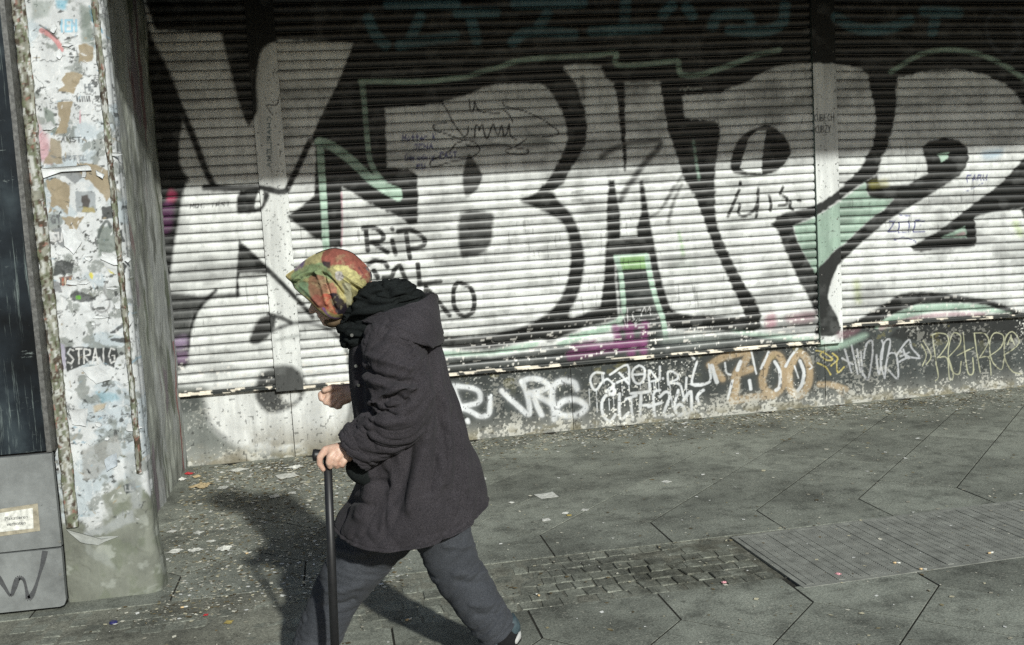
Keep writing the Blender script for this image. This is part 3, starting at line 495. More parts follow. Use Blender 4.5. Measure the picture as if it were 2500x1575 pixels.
def build_shutter(x0, x1, z0, slope, label, sag=0.0):
    root = empty('roller_shutter', ((x0 + x1) / 2, WALL_Y, z0 - 0.03), label, 'shutter')
    jobs = slat_rows(x0, x1, z0, slope, sag)
    AX = np.concatenate([j[0].ravel() for j in jobs]); AZ = np.concatenate([j[2].ravel() for j in jobs])
    b = np.repeat(WH[None, :], len(AX), 0) * (0.86 + 0.24 * fbm(AX * 2.2, AZ * 5, 21, 4))[:, None]
    C, Q = mural_colour(AX, AZ, WALL_Y, b)
    # dull grey cloud marks in the silver, chips in the paint near the ground, vertical grime
    g = sstep(0.50, 0.72, fbm(AX * 3.6, AZ * 9, 33, 5)); C *= (1 - 0.36 * g)[:, None]
    g = sstep(0.56, 0.70, fbm(AX * 22, AZ * 30, 34, 4)); C *= (1 - 0.18 * g)[:, None]
    chip = sstep(0.70, 0.73, fbm(AX * 26, AZ * 60, 44, 3)) * sstep(0.95, 0.55, AZ)
    C += (np.array([0.68, 0.66, 0.62]) - C) * np.clip(chip, 0, 1)[:, None]
    scr = sstep(0.735, 0.76, fbm(AX * 55, AZ * 9, 46, 3)) * sstep(0.55, 0.7, fbm(AX * 1.1, AZ * 2, 47, 2)); C *= (1 - 0.35 * scr)[:, None]
    C = C.reshape(-1, 3)
    o = 0; sm_rows = np.array([False, True, True, True, True, True, False, False])
    for k, (X, Yv, Z, nc) in enumerate(jobs):
        n = X.size
        loc = np.array([(x0 + x1) / 2, WALL_Y, z0 + k * PIT])
        V = np.stack([X.ravel(), Yv.ravel(), Z.ravel()], -1) - loc
        cs = C[o:o + n].reshape(len(PZ), nc, 3); cs *= RNG.uniform(0.88, 1.06); cs[[0, 7, 8]] *= 0.42          # unpainted, grimy interlock; shade of the gap also put into its colour
        me = mesh_np('slat', V, grid_faces(len(PZ), nc), C[o:o + n], np.repeat(sm_rows, nc - 1)); o += n
        link('slat', me, M['shutter_paint'], root, loc - np.array(root.location))
    # bottom rail: an angle bar with worn edge
    nc = max(2, int((x1 - x0) / 0.006)); xs = np.linspace(x0, x1, nc)
    prof = [(-0.02, 0.0), (0.012, 0.0), (0.013, -0.012), (0.022, -0.016), (0.022, -0.026), (-0.02, -0.028)]
    X = np.repeat(xs[None, :], len(prof), 0)
    Z = np.array([p[1] for p in prof])[:, None] + z0 + slope * (xs - x0)[None, :] + 0 * X
    Yv = WALL_Y - np.array([p[0] for p in prof])[:, None] + sag + 0 * X
    b = np.repeat((DG * 0.5)[None, :], X.size, 0)
    w = sstep(0.50, 0.56, fbm(X.ravel() * 14, Z.ravel() * 50, 71, 4)); b += (np.array([0.70, 0.64, 0.54]) - b) * w[:, None]
    loc = np.array([(x0 + x1) / 2, WALL_Y, z0 - 0.014])
    link('bottom_rail', mesh_np('bottom_rail', np.stack([X.ravel(), Yv.ravel(), Z.ravel()], -1) - loc, grid_faces(len(prof), nc), b, False), M['shutter_paint'], root, loc - np.array(root.location))
    return root
SILL = 0.515
build_shutter(-1.14, -0.452, 0.530, 0.0, 'narrow roller shutter with half covered black letter shapes, beside the poster pillar')
build_shutter(-0.268, 3.676, 0.512, 0.004, 'wide roller shutter in the middle with large black outlined silver graffiti letters')
build_shutter(3.858, 6.9, 0.640, -0.022, 'roller shutter at the right edge painted with a large black numeral two')

def painted_box(name, x0, x1, z0, z1, yf, yb, step, base, parent=None, mat='shutter_paint', fx=None, bev=0.004, loc=None):
    """box whose street face is a fine grid carrying the mural"""
    nx = max(3, int((x1 - x0) / step) + 1); nz = max(3, int((z1 - z0) / step) + 1)
    xs = np.linspace(x0, x1, nx); zs = np.linspace(z0, z1, nz)
    X, Z = np.meshgrid(xs, zs); C, Q = mural_colour(X.ravel(), Z.ravel(), yf, np.repeat(np.asarray(base)[None, :], X.size, 0))
    Yv = np.full(X.size, yf)
    if fx is not None: C, Yv = fx(X.ravel(), Z.ravel(), C, Yv, Q)
    V = [np.stack([X.ravel(), Yv, Z.ravel()], -1)]; F = [grid_faces(nz, nx)]
    n = nx * nz; cn = [0, nx - 1, nz * nx - 1, (nz - 1) * nx]
    B = V[0][cn].copy(); B[:, 1] = yb; V.append(B)
    F.append(np.array([(cn[i], cn[(i + 1) % 4], n + (i + 1) % 4, n + i) for i in range(4)])[:, ::-1])
    Cc = np.concatenate([C, C[cn]])
    loc = np.array([(x0 + x1) / 2, (yf + yb) / 2, z0]) if loc is None else np.asarray(loc)
    off = np.array(wloc(parent)) if parent is not None else 0
    sm = np.concatenate([np.full(len(F[0]), True), np.full(4, False)])
    return link(name, mesh_np(name, np.concatenate(V) - loc, np.concatenate(F), Cc, sm), M[mat], parent, loc - off)
def post_wear(X, Z, C, Y, Q):
    C = C * (0.85 + 0.25 * fbm(X * 9, Z * 3, 12, 4))[:, None]
    s = sstep(0.76, 0.80, fbm(X * 60, Z * 60, 13, 2)); C = C * (1 - 0.6 * s)[:, None]
    return C, Y
for x0, x1, zb, lab in ((-0.455, -0.266, 0.485, 'pale steel guide post left of the wide shutter, black ring at its foot'), (3.673, 3.861, 0.495, 'pale steel guide post right of the wide shutter, crossed by a black arm of paint')):
    rt = empty('guide_post', ((x0 + x1) / 2, 7.16, zb), lab, 'post', 'guide posts between the shutters')
    painted_box('cover_plate', x0, x1, zb, TOPZ, 7.122, 7.2, 0.0055, WH * 0.97, rt, 'wall_paint', fx=post_wear)
    rv = MB().tube([(0, 0.002, 0), (0, -0.004, 0)], 0.005, 8).mesh('rivet'); rv.materials.append(M['rail_metal'])
    for zz in np.arange(zb + 0.12, TOPZ - 0.1, 0.42):
        for xx in (x0 + 0.022, x1 - 0.022): link('rivet', rv, None, rt, (xx - rt.location.x, 7.122 - rt.location.y, zz - rt.location.z))

# plinth of rendered panels below the shutters
def plinth_wear(X, Z, C, Y, Q):
    C = C * (0.78 + 0.36 * fbm(X * 4, Z * 6, 52, 5))[:, None]
    low = sstep(0.24, 0.0, Z + 0.06 * fbm(X * 3, Z * 3, 53, 3))
    sp = sstep(0.60, 0.63, fbm(X * 60, Z * 70, 54, 3) * 0.6 + 0.4 * fbm(X * 8, Z * 8, 57, 2) + low * 0.12)
    C = C + (np.array([0.55, 0.54, 0.49]) - C) * np.clip(sp * (0.25 + low), 0, 0.95)[:, None]
    C = C + (np.array([0.33, 0.33, 0.30]) - C) * (0.55 * low)[:, None]
    moss = sstep(0.10, 0.0, Z) * sstep(0.45, 0.62, fbm(X * 14, Z * 24, 55, 4)); C = C + (np.array([0.16, 0.14, 0.08]) - C) * (0.75 * moss)[:, None]
    st_ = sstep(0.34, 0.02, Z) * sstep(0.46, 0.66, fbm(X * 5, Z * 7, 63, 5)) * (X < 0.4); C = C + (np.array([0.20, 0.18, 0.135]) - C) * (0.75 * st_)[:, None]
    dot = (0.35 + 0.65 * (X > 0.3)) * sstep(0.80, 0.82, vnoise(X * 75, Z * 75, 58)) * sstep(0.5, 0.7, fbm(X * 2, Z * 3, 59, 2)); C = C + (np.array([0.68, 0.68, 0.64]) - C) * (0.8 * dot)[:, None]
    dk = sstep(0.85, 0.87, vnoise(X * 60, Z * 60, 60)); C = C * (1 - 0.55 * dk)[:, None]
    fine = sstep(0.70, 0.74, fbm(X * 10, Z * 12, 61, 5)) * sstep(0.25, 0.5, Z) * (X > 0.5); C = C + (lin((170, 160, 90)) - C) * (0.20 * fine)[:, None]
    Y = Y - 0.004 * fbm(X * 12, Z * 12, 56, 4) - 0.012 * sstep(0.10, 0.0, Z) * fbm(X * 9, Z * 3, 62, 3)
    return C, Y
rt = empty('plinth_wall', (2.2, 7.25, 0), 'low rendered plinth wall under the shutters covered in white, tan and pale yellow tags', 'wall')
joints = [-1.16, on_y(716, 1050, 7.18)[0], on_y(1398, 1000, 7.18)[0], on_y(2015, 950, 7.18)[0], 6.9]
for a, b in zip(joints[:-1], joints[1:]):
    painted_box('panel', a + 0.002, b - 0.002, -0.03, SILL + (0.12 if a > 3.4 else 0.0), 7.18, 7.4, 0.0045, DG, rt, 'wall_paint', plinth_wear)

# added dark backing against light leaks, and above it the storey that hangs over the shutters
mb = MB().box(-6, 14, 7.26, 7.6, SILL + 0.13, 6.5)
tag(link('shutter_backing', mb.mesh('shutter_backing'), M['dark_void']), 'added dark backing behind the closed shutters that stops light leaks', 'wall')
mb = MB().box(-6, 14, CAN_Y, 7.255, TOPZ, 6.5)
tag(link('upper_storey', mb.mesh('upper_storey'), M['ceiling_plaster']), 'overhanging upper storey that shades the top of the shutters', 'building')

# ------------------------------------------------------------------ return wall beside the narrow shutter
nx, nz = 260, 330
ys = np.linspace(4.74, 7.19, nx); zs = np.linspace(-0.03, TOPZ, nz); Yg, Zg = np.meshgrid(ys, zs)
q = project(np.stack([np.full(Yg.size, -1.145), Yg.ravel(), Zg.ravel()], -1)); yy, zz = Yg.ravel(), Zg.ravel()
n1 = 0.55 * fbm(yy * 5, zz * 1.1, 81, 5) + 0.45 * fbm(yy * 6, zz * 5, 88, 5); C = np.array([0.32, 0.335, 0.30])[None, :] * (0.10 + 3.0 * np.clip(n1 - 0.22, 0, 1) ** 1.3)[:, None]
for s, col, th in ((82, (128, 116, 124), 0.62), (83, (175, 178, 176), 0.58), (84, (92, 100, 80), 0.60), (85, (118, 84, 88), 0.70)):
    k = sstep(th, th + 0.06, fbm(yy * 5, zz * 1.6, s, 5)); C = C + (lin(col) - C) * (0.85 * k)[:, None]
k = np.exp(-((yy - 7.06 + 0.02 * np.sin(zz * 4)) / 0.02) ** 2) * (zz < 0.9); C = C + (lin((150, 60, 60)) - C) * (0.8 * k)[:, None]
V = np.stack([-1.13 + 0.030 * fbm(yy * 5, zz * 4, 86, 5) + 0.010 * fbm(yy * 22, zz * 9, 87, 4), yy, zz], -1)
nb = len(V); F = grid_faces(nz, nx)
cn = [0, nx - 1, nz * nx - 1, (nz - 1) * nx]; Bk = V[cn].copy(); Bk[:, 0] = -1.6
F = np.concatenate([F, np.array([(cn[i], nb + i, nb + (i + 1) % 4, cn[(i + 1) % 4]) for i in range(4)])])
me = mesh_np('return_wall', np.concatenate([V, Bk]), F, np.concatenate([C, C[cn]]), True)
tag(link('return_wall', me, M['wall_paint']), 'streaked side wall running back from the poster pillar to the narrow shutter', 'wall')

# ================================================================== poster pillar
PX0, PX1, PYF = -1.26, -0.884, 4.60
POST = Paint()
PAP = np.array([0.505, 0.52, 0.525]); TN = lin((162, 149, 126)); GG = lin((128, 138, 130)); BKP = lin((62, 64, 64))
for pts, c, s, op in (([(85, 290), (120, 340), (125, 400), (95, 390)], lin((205, 150, 160)), 10, 0.7), ([(135, 0), (165, 0), (162, 25), (140, 20)], lin((130, 185, 205)), 5, 0.8), ([(218, 15), (232, 25), (250, 80), (236, 76), (222, 50)], lin((90, 150, 175)), 2, 0.9),
    ([(195, 10), (225, 20), (228, 110), (200, 105)], GG, 6, 0.8), ([(75, 0), (130, 5), (120, 40), (80, 50)], GG, 8, 0.6), ([(105, 260), (130, 272), (142, 325), (118, 325)], GG, 3, 0.9), ([(240, 560), (270, 548), (300, 610), (240, 628)], GG * 0.8, 5, 0.85), ([(250, 200), (262, 230), (258, 260), (245, 250)], GG * 0.8, 4, 0.7),
    ([(192, 110), (212, 106), (230, 116), (226, 150), (205, 154), (194, 146)], TN, 1.5, 1), ([(166, 175), (205, 182), (190, 205), (180, 228), (143, 222), (158, 208), (150, 196)], TN, 1.2, 1), ([(140, 250), (178, 248), (170, 290), (163, 325), (135, 330), (145, 300)], TN, 1.2, 1), ([(125, 338), (148, 345), (155, 400), (108, 400), (120, 370)], TN * 0.9, 2, 0.9),
    ([(190, 398), (238, 402), (272, 420), (282, 470), (262, 492), (240, 462), (215, 440), (185, 425)], TN, 1.2, 1), ([(110, 440), (140, 436), (172, 452), (166, 525), (140, 500), (120, 520), (126, 480)], TN, 1.2, 1), ([(150, 530), (205, 530), (180, 570), (165, 552)], TN, 1.2, 1),
    ([(115, 420), (190, 410), (205, 432), (185, 450), (160, 430)], lin((135, 138, 140)), 1.5, 0.9), ([(275, 425), (284, 450), (278, 470), (272, 474)], BKP, 1, 0.9), ([(247, 505), (287, 500), (286, 533), (250, 535)], BKP, 1, 0.9), ([(278, 630), (294, 634), (307, 650), (300, 684), (290, 664)], BKP, 1, 0.95), ([(288, 565), (298, 560), (302, 590), (292, 588)], BKP, 1, 0.9),
    ([(133, 642), (150, 634), (178, 644), (176, 668), (132, 672)], BKP, 1, 0.9), ([(146, 678), (176, 674), (176, 699), (148, 698)], lin((120, 95, 85)), 1, 0.9), ([(128, 678), (146, 690), (152, 712), (130, 712)], lin((130, 132, 135)), 1, 0.9), ([(172, 722), (182, 708), (202, 714), (232, 726), (228, 736), (196, 738), (178, 732)], BKP, 2, 0.85),
    ([(128, 560), (150, 556), (168, 576), (160, 606), (140, 596)], lin((135, 138, 140)), 1.2, 0.95), ([(183, 468), (232, 468), (236, 518), (188, 518)], lin((160, 165, 168)), 1, 1), ([(200, 478), (214, 476), (220, 490), (218, 508), (204, 508), (198, 492)], lin((72, 64, 60)), 2, 0.9), ([(206, 505), (232, 508), (234, 518), (200, 518)], lin((165, 150, 90)), 2, 0.8),
    ([(158, 846), (285, 850), (290, 868), (278, 896), (252, 888), (245, 870), (195, 895), (163, 908)], BKP, 1.2, 0.97), ([(268, 828), (315, 822), (310, 838), (275, 832)], BKP, 1.2, 0.9), ([(270, 812), (302, 788), (300, 798), (282, 815)], BKP, 1, 0.9), ([(145, 838), (158, 840), (162, 900), (148, 905)], lin((170, 165, 185)), 2, 0.8),
    ([(235, 955), (285, 960), (296, 975), (250, 984)], lin((130, 175, 190)), 5, 0.6), ([(218, 664), (226, 664), (230, 685), (222, 678)], lin((215, 205, 90)), 1.2, 0.95), ([(255, 650), (262, 655), (278, 668), (270, 666)], lin((215, 205, 90)), 1, 0.95), ([(185, 722), (198, 720), (197, 730), (187, 731)], lin((110, 170, 70)), 1, 0.95),
    ([(228, 990), (262, 984), (250, 1000), (232, 1006)], lin((190, 165, 120)), 4, 0.6), ([(300, 1186), (330, 1172), (334, 1196), (308, 1208)], lin((70, 76, 76)), 1.2, 0.95), ([(200, 1100), (288, 1060), (300, 1110), (262, 1140), (230, 1170), (205, 1172)], lin((160, 160, 156)), 4, 0.7), ([(300, 1110), (330, 1105), (350, 1180), (345, 1240), (300, 1250), (260, 1280), (205, 1300), (200, 1315), (260, 1302), (330, 1272)], lin((168, 172, 172)), 5, 0.75),
    ([(200, 1310), (235, 1345), (262, 1352), (290, 1395), (270, 1385), (240, 1370), (212, 1350)], lin((150, 154, 148)), 4, 0.7)): POST.poly(pts, c, s, op, sm=False, wob=2.2)
for L, w, c in (([(102, 75), (125, 88), (142, 105), (150, 122)], 12, lin((205, 140, 140))), ([(98, 62), (118, 75), (140, 95)], 4, BKP), ([(196, 270), (196, 300)], 3, lin((205, 150, 160))), ([(158, 98), (190, 88)], 3, BKP), ([(258, 690), (256, 715), (268, 735), (264, 755), (245, 762), (235, 755)], 4, lin((150, 150, 150))), ([(270, 555), (262, 540), (248, 556), (240, 580)], 7, lin((80, 86, 84)))): POST.line(L, w, c, 1.5, 0.85)
def wr(txt, x, y, h, adv, w, c):
    for i, ch in enumerate(txt):
        for st in GLY.get(ch, []): POST.line([(x + (i + a * 0.72) * adv, y - b * h + (i + a) * adv * -0.02) for a, b in st], w, c, 0.7, 0.9, sm=False, wob=0.5)
wr('STRAIG', 166, 888, 36, 20, 3.6, lin((222, 222, 220))); wr('AMSTA', 150, 348, 12, 13, 2.6, BKP); wr('IEH', 146, 78, 28, 15, 5, lin((150, 195, 215))); wr('GI', 126, 545, 18, 13, 4, lin((110, 112, 115))); wr('SU', 128, 590, 22, 14, 5, lin((225, 225, 225)))
wr('HOTEL', 155, 392, 10, 12, 2.4, lin((125, 130, 135))); wr('PHOP', 215, 916, 8, 8.5, 1.7, BKP); wr('HE', 208, 222, 16, 12, 3, lin((110, 115, 118))); wr('LL', 306, 1198, 12, 12, 3.4, lin((175, 178, 178))); wr('AKTION', 240, 1020, 6, 7, 1.3, lin((120, 122, 125)))
for s in range(6): POST.line([(188 + s * 6, 236), (190 + s * 6, 248)], 3.2, BKP, 0.8, 0.9, sm=False)
for s in range(5): POST.line([(148 + s * 6, 680), (149 + s * 6, 696)], 2.5, lin(((30, 30, 30), (190, 90, 50), (230, 220, 200), (40, 40, 60), (200, 150, 60))[s]), 0.7, 0.9, sm=False)
rs = random.Random(5)
for k in range(620):                                       # torn flecks and small shreds
    x = rs.uniform(70, 370); y = rs.uniform(0, 1290); a = rs.uniform(0, 3.14); L = rs.uniform(2, 11); wd = rs.uniform(1, 3.2)
    ca, sa = math.cos(a), math.sin(a)
    pts = [(x + ca * L, y + sa * L), (x - sa * wd, y + ca * wd), (x - ca * L, y - sa * L), (x + sa * wd * 0.6, y - ca * wd * 0.6)]
    POST.poly(pts, rs.choice([BKP, BKP, lin((120, 122, 122)), lin((225, 226, 226)), lin((225, 226, 226)), TN, lin((150, 175, 190)), lin((110, 112, 96))]), 1, rs.uniform(0.5, 0.95), sm=False, wob=1.5)
# plan outline: front, rounded right corner, right side; the base bulges out
cor = 0.035
def plan(grow):
    x1 = PX1 + grow; yf = PYF - grow * 0.9; r = cor + grow * 1.3
    pts = [(x, yf) for x in np.linspace(PX0, x1 - r, 92)]
    pts += [(x1 - r + r * math.sin(a), yf + r - r * math.cos(a)) for a in np.linspace(0.12, math.pi / 2, 12)]
    pts += [(x1, y) for y in np.linspace(yf + r + 0.01, 4.705 + grow * 0.5, 14)]
    pts += [(x1 - 0.2, 4.73 + grow * 0.5), (PX0, 4.73 + grow * 0.5)]
    return np.array(pts)
zs = np.concatenate([np.linspace(-0.03, 2.72, 640), np.linspace(2.78, TOPZ, 8)])
V = []
for z in zs:
    g = 0.010 * float(sstep(0.47, 0.30, z)) + 0.008 * float(sstep(0.22, 0.0, z)) + 0.006 * math.sin(z * 17) * float(sstep(0.5, 0.3, z))
    p = plan(g); V.append(np.column_stack([p, np.full(len(p), z)]))
nr, nc = len(V), len(V[0]); V = np.concatenate(V)
q = project(np.stack([V[:, 0], np.minimum(V[:, 1], PYF), V[:, 2]], -1))
zz = V[:, 2]; xx = V[:, 0] + (V[:, 1] - PYF)
con = lin((134, 137, 127))[None, :] * (0.62 + 0.75 * fbm(xx * 8, zz * 8, 91, 5))[:, None]
k = sstep(0.52, 0.66, fbm(xx * 16, zz * 13, 92, 5)); con = con + (lin((112, 118, 102)) - con) * (0.6 * k)[:, None]
k = sstep(0.60, 0.70, fbm(xx * 11, zz * 15, 98, 5)) * sstep(0.5, 0.2, np.abs(zz - 0.33)); con = con + (lin((176, 180, 172)) - con) * (0.6 * k)[:, None]
pap = PAP[None, :] * (0.80 + 0.30 * fbm(xx * 11, zz * 11, 93, 5))[:, None]
k = sstep(0.58, 0.66, fbm(xx * 5, zz * 7, 94, 5)); pap = pap + (lin((176, 190, 198)) - pap) * (0.6 * k)[:, None]
k = sstep(0.58, 0.66, fbm(xx * 17, zz * 19, 95, 5)); pap = pap + (lin((128, 133, 128)) - pap) * (0.75 * k)[:, None]
rd = np.abs(fbm(xx * 9, zz * 12, 104, 5) - 0.5); k = sstep(0.016, 0.004, rd) * sstep(0.42, 0.6, fbm(xx * 4, zz * 4, 105, 3)); pap = pap + (lin((96, 98, 98)) - pap) * (0.75 * k)[:, None]
rd = np.abs(fbm(xx * 21, zz * 16, 106, 4) - 0.5); k = sstep(0.02, 0.005, rd) * sstep(0.45, 0.6, fbm(xx * 6, zz * 6, 107, 3)); pap = pap + (lin((236, 236, 236)) - pap) * (0.6 * k)[:, None]
k = sstep(0.72, 0.75, fbm(xx * 34, zz * 44, 96, 4)); pap = pap + (lin((70, 72, 70)) - pap) * (0.85 * k)[:, None]
isp = sstep(0.47, 0.53, fbm(xx * 7, zz * 6, 97, 5) * 0.55 + 0.5 * sstep(0.15, 0.95, zz) + 0.08)
isp *= sstep(0.12, 0.4, zz)
side = sstep(0.02, 0.05, V[:, 1] - PYF - 0.02); isp = isp * (1 - 0.75 * side * sstep(0.35, 0.5, fbm(xx * 12, zz * 3, 99, 4)))
C = con + (pap - con) * isp[:, None]
C = POST.apply(q, C)
n = np.column_stack([np.zeros(len(V)), -np.ones(len(V)), np.zeros(len(V))]); n[side > 0.5] = (1, 0, 0)
dis = 0.0035 * isp * (0.4 + fbm(xx * 18, zz * 18, 101, 4)) + 0.004 * (1 - isp) * fbm(xx * 14, zz * 14, 102, 5) + 0.003 * sstep(0.5, 0.56, fbm(xx * 9, zz * 9, 103, 4))
V = V + n * dis[:, None]
pil = empty('pillar', (-1.06, 4.74, 0), 'square pillar plastered with torn white posters, bare grey rounded foot', 'pillar')
F = grid_faces(nr, nc, wrap=True)
link('shaft', mesh_np('shaft', V - np.array(pil.location), F, C, True), M['poster_paper'], pil, (0, 0, 0))
# corner battens
def batten(name, x, y, w, z0, z1, seed, mat='bead_moss'):
    nz = 560; zc = np.linspace(z0, z1, nz); V = []
    prof = [(-w / 2, 0.012), (-w / 2, -0.006), (-w * 0.25, -0.013), (w * 0.25, -0.013), (w / 2, -0.006), (w / 2, 0.012)]
    pr = np.array(prof); tt_ = np.linspace(0, len(prof) - 1, 16); prof = list(zip(np.interp(tt_, range(len(pr)), pr[:, 0]), np.interp(tt_, range(len(pr)), pr[:, 1])))
    for i, (px, py) in enumerate(prof):
        jx = 0.012 * (fbm(np.full(nz, i * 0.6), zc * 22, seed, 3) - 0.5); jy = 0.009 * (fbm(np.full(nz, i * 0.5), zc * 30, seed + 5, 3) - 0.5)
        V.append(np.stack([x + px + jx, y + py + jy, zc], -1))
    V = np.stack(V, 1).reshape(-1, 3)
    a_, b_ = V[:, 0] * 60 + V[:, 1] * 30, V[:, 2]; Cb = lin((148, 148, 136))[None, :] * (0.5 + fbm(a_, b_ * 24, seed + 20, 4))[:, None]
    for sd_, cc_, th_ in ((30, (200, 202, 198), 0.52), (33, (112, 118, 94), 0.56), (31, (72, 58, 46), 0.58), (32, (150, 110, 98), 0.70)):
        k_ = sstep(th_, th_ + 0.05, fbm(a_ * 1.6, b_ * 34, seed + sd_, 5)); Cb = Cb + (lin(cc_) - Cb) * (0.9 * k_)[:, None]
    return link(name, mesh_np(name, V - np.array(pil.location), grid_faces(nz, len(prof)), Cb, True), M['poster_paper'], pil, (0, 0, 0))
batten('corner_batten', -1.215, 4.585, 0.050, 0.34, TOPZ, 1); batten('corner_batten', -0.912, 4.594, 0.024, 0.55, TOPZ, 2)
# loose flaps of paper standing off the pillar
def flap(pts, col, lift, seed):
    P2 = np.array(pts, float); c = P2.mean(0); V = []; rings = 4
    kk = max(2, 20 // len(P2)); sp = np.array([P2[i] + (P2[(i + 1) % len(P2)] - P2[i]) * j / kk for i in range(len(P2)) for j in range(kk)]); n = len(sp)
    for r in range(rings + 1):
        f = r / rings
        for i in range(n):
            jag = 1 + (0.16 * (vnoise(i * 1.3, seed * 7.0, seed) - 0.5) if r == rings else 0)
            p = c + (sp[i] - c) * f * jag; w = on_y(p[0], p[1], PYF - 0.006)
            curl = lift * f ** 3 * (0.25 + 0.75 * float(vnoise(i * 0.35, seed, seed + 3)))
            V.append((w[0], PYF - 0.0065 - curl, w[2]))
    F = grid_faces(rings + 1, n, wrap=True)
    me = mesh_np('paper_flap', np.array(V) - np.array(pil.location), F, np.repeat(np.asarray(col)[None, :], len(V), 0) * (0.85 + 0.2 * RNG.random((len(V), 1))), False)
    return link('paper_flap', me, M['poster_paper'], pil, (0, 0, 0))
rf = random.Random(9)
for i in range(18):
    x, y = rf.uniform(95, 285), rf.uniform(10, 1120); x += y * 0.055; w_, h_ = rf.uniform(7, 24), rf.uniform(5, 18)
    flap([(x + w_ * math.cos(a_) * rf.uniform(0.5, 1.1), y + h_ * math.sin(a_) * rf.uniform(0.5, 1.1)) for a_ in np.linspace(0, 6.28, 6)[:-1]], rf.choice([PAP * 1.08, PAP, PAP * 0.85]), rf.uniform(0.003, 0.007), 60 + i)
for i, (pts, col, lift) in enumerate((([(100, 412), (215, 402), (225, 416), (150, 420), (105, 436)], PAP * 1.1, 0.012), ([(235, 415), (256, 426), (252, 436), (236, 428)], PAP * 1.1, 0.012), 
        ([(250, 615), (280, 620), (305, 640), (280, 648), (246, 632)], PAP * 1.1, 0.010), ([(160, 1290), (200, 1300), (250, 1315), (290, 1308), (240, 1330), (198, 1322)], lin((165, 168, 164)), 0.012), ([(255, 1120), (285, 1105), (288, 1135), (262, 1150)], lin((190, 198, 205)), 0.012),
        ([(150, 555), (185, 560), (200, 590), (180, 620), (158, 600)], PAP * 1.08, 0.008), ([(300, 700), (312, 760), (305, 790), (296, 740)], PAP * 1.05, 0.008), ([(200, 898), (240, 892), (262, 912), (272, 928), (235, 936), (212, 918)], PAP * 1.05, 0.004), ([(170, 1000), (215, 996), (210, 1040), (176, 1036)], PAP, 0.007))): flap(pts, col, lift, i + 1)

# ================================================================== display cabinet left of the pillar
cab = empty('display_cabinet', (-1.8, 4.62, 0), 'dark scratched display cabinet with grey metal lower door at the left edge', 'cabinet')
CX0, CX1 = -2.5, -1.243
link('body', MB().box(CX0, CX1 - 0.02, 4.52, 4.86, 0.03, TOPZ - 0.01).mesh('body'), M['dark_void'], cab)
link('pane', MB().box(CX0 + 0.02, CX1 - 0.022, 4.505, 4.518, 0.705, TOPZ - 0.02).mesh('pane'), M['dark_glass'], cab)
link('side_frame', MB().box(CX1 - 0.02, CX1, 4.492, 4.60, 0.70, TOPZ - 0.015).mesh('side_frame'), M['rail_metal'], cab)
cd = link('cover_panel', MB().box(CX0, CX1, 4.488, 4.516, 0.286, 0.695).mesh('cover_panel'), M['cabinet_grey'], cab)
# rounded kick flap
pts = [(CX0, 0.035), (CX1 - 0.03, 0.02), (CX1 - 0.012, 0.026), (CX1 - 0.003, 0.045), (CX1, 0.278), (CX0, 0.29)]
mb = MB(); n = len(pts)
mb.add([(x, 4.484, z) for x, z in pts] + [(x, 4.512, z) for x, z in pts], [tuple(range(n)), tuple(range(2 * n - 1, n - 1, -1))] + [(i, (i + 1) % n, n + (i + 1) % n, n + i) for i in range(n)])
kf = link('kick_flap', mb.mesh('kick_flap'), M['cabinet_grey'], cab)
mb = MB()
W3 = lambda L, Y: [tuple(on_y(x, y, Y)) for x, y in L]
plain('marker_black', (0.05, 0.052, 0.055), 0.6, 0.3, 80)
for L in ([(-40, 1400), (-10, 1405), (10, 1432), (26, 1455), (34, 1438), (44, 1412), (58, 1416), (66, 1448), (70, 1462), (82, 1445), (94, 1410), (104, 1375), (110, 1345)],):
    L = smooth_pts(L, False, 5); pw = [on_y(x, y, 4.482) for x, y in L]
    for i in range(len(pw) - 1):
        a, b = pw[i], pw[i + 1]; d = b - a; d /= np.linalg.norm(d); nrm = np.array([-d[2], 0, d[0]]) * (0.0085 + 0.003 * math.sin(i * 0.35))
        mb.add([a - nrm, b - nrm, b + nrm, a + nrm], [(0, 1, 2, 3)])
tg = link('tag_stroke', mb.mesh('tag_stroke'), M['marker_black'], cab)
st = link('notice_sticker', MB().add(W3([(-60, 1262), (80, 1240), (82, 1290), (-60, 1306)], 4.4835), [(0, 1, 2, 3)]).add(W3([(-60, 1262), (80, 1240), (82, 1290), (-60, 1306)], 4.487), [(3, 2, 1, 0)]).mesh('notice_sticker'), M['paper_white'], cab)
gl = link('glue_residue', MB().add(W3([(-60, 1252), (92, 1229), (98, 1296), (-60, 1318)], 4.4855), [(0, 1, 2, 3)]).add(W3([(-60, 1252), (92, 1229), (98, 1296), (-60, 1318)], 4.4875), [(3, 2, 1, 0)]).mesh('glue_residue'), M['glue_stain'], cab)
scw = MB().tube([(0, 0.003, 0), (0, -0.003, 0)], 0.006, 10).mesh('screw'); scw.materials.append(M['screw_steel'])
for px, py in ((147, 1402), (138, 1128), (146, 1322)):
    w_ = on_y(px, py, 4.486); link('screw', scw, None, cab, w_ - np.array(cab.location))
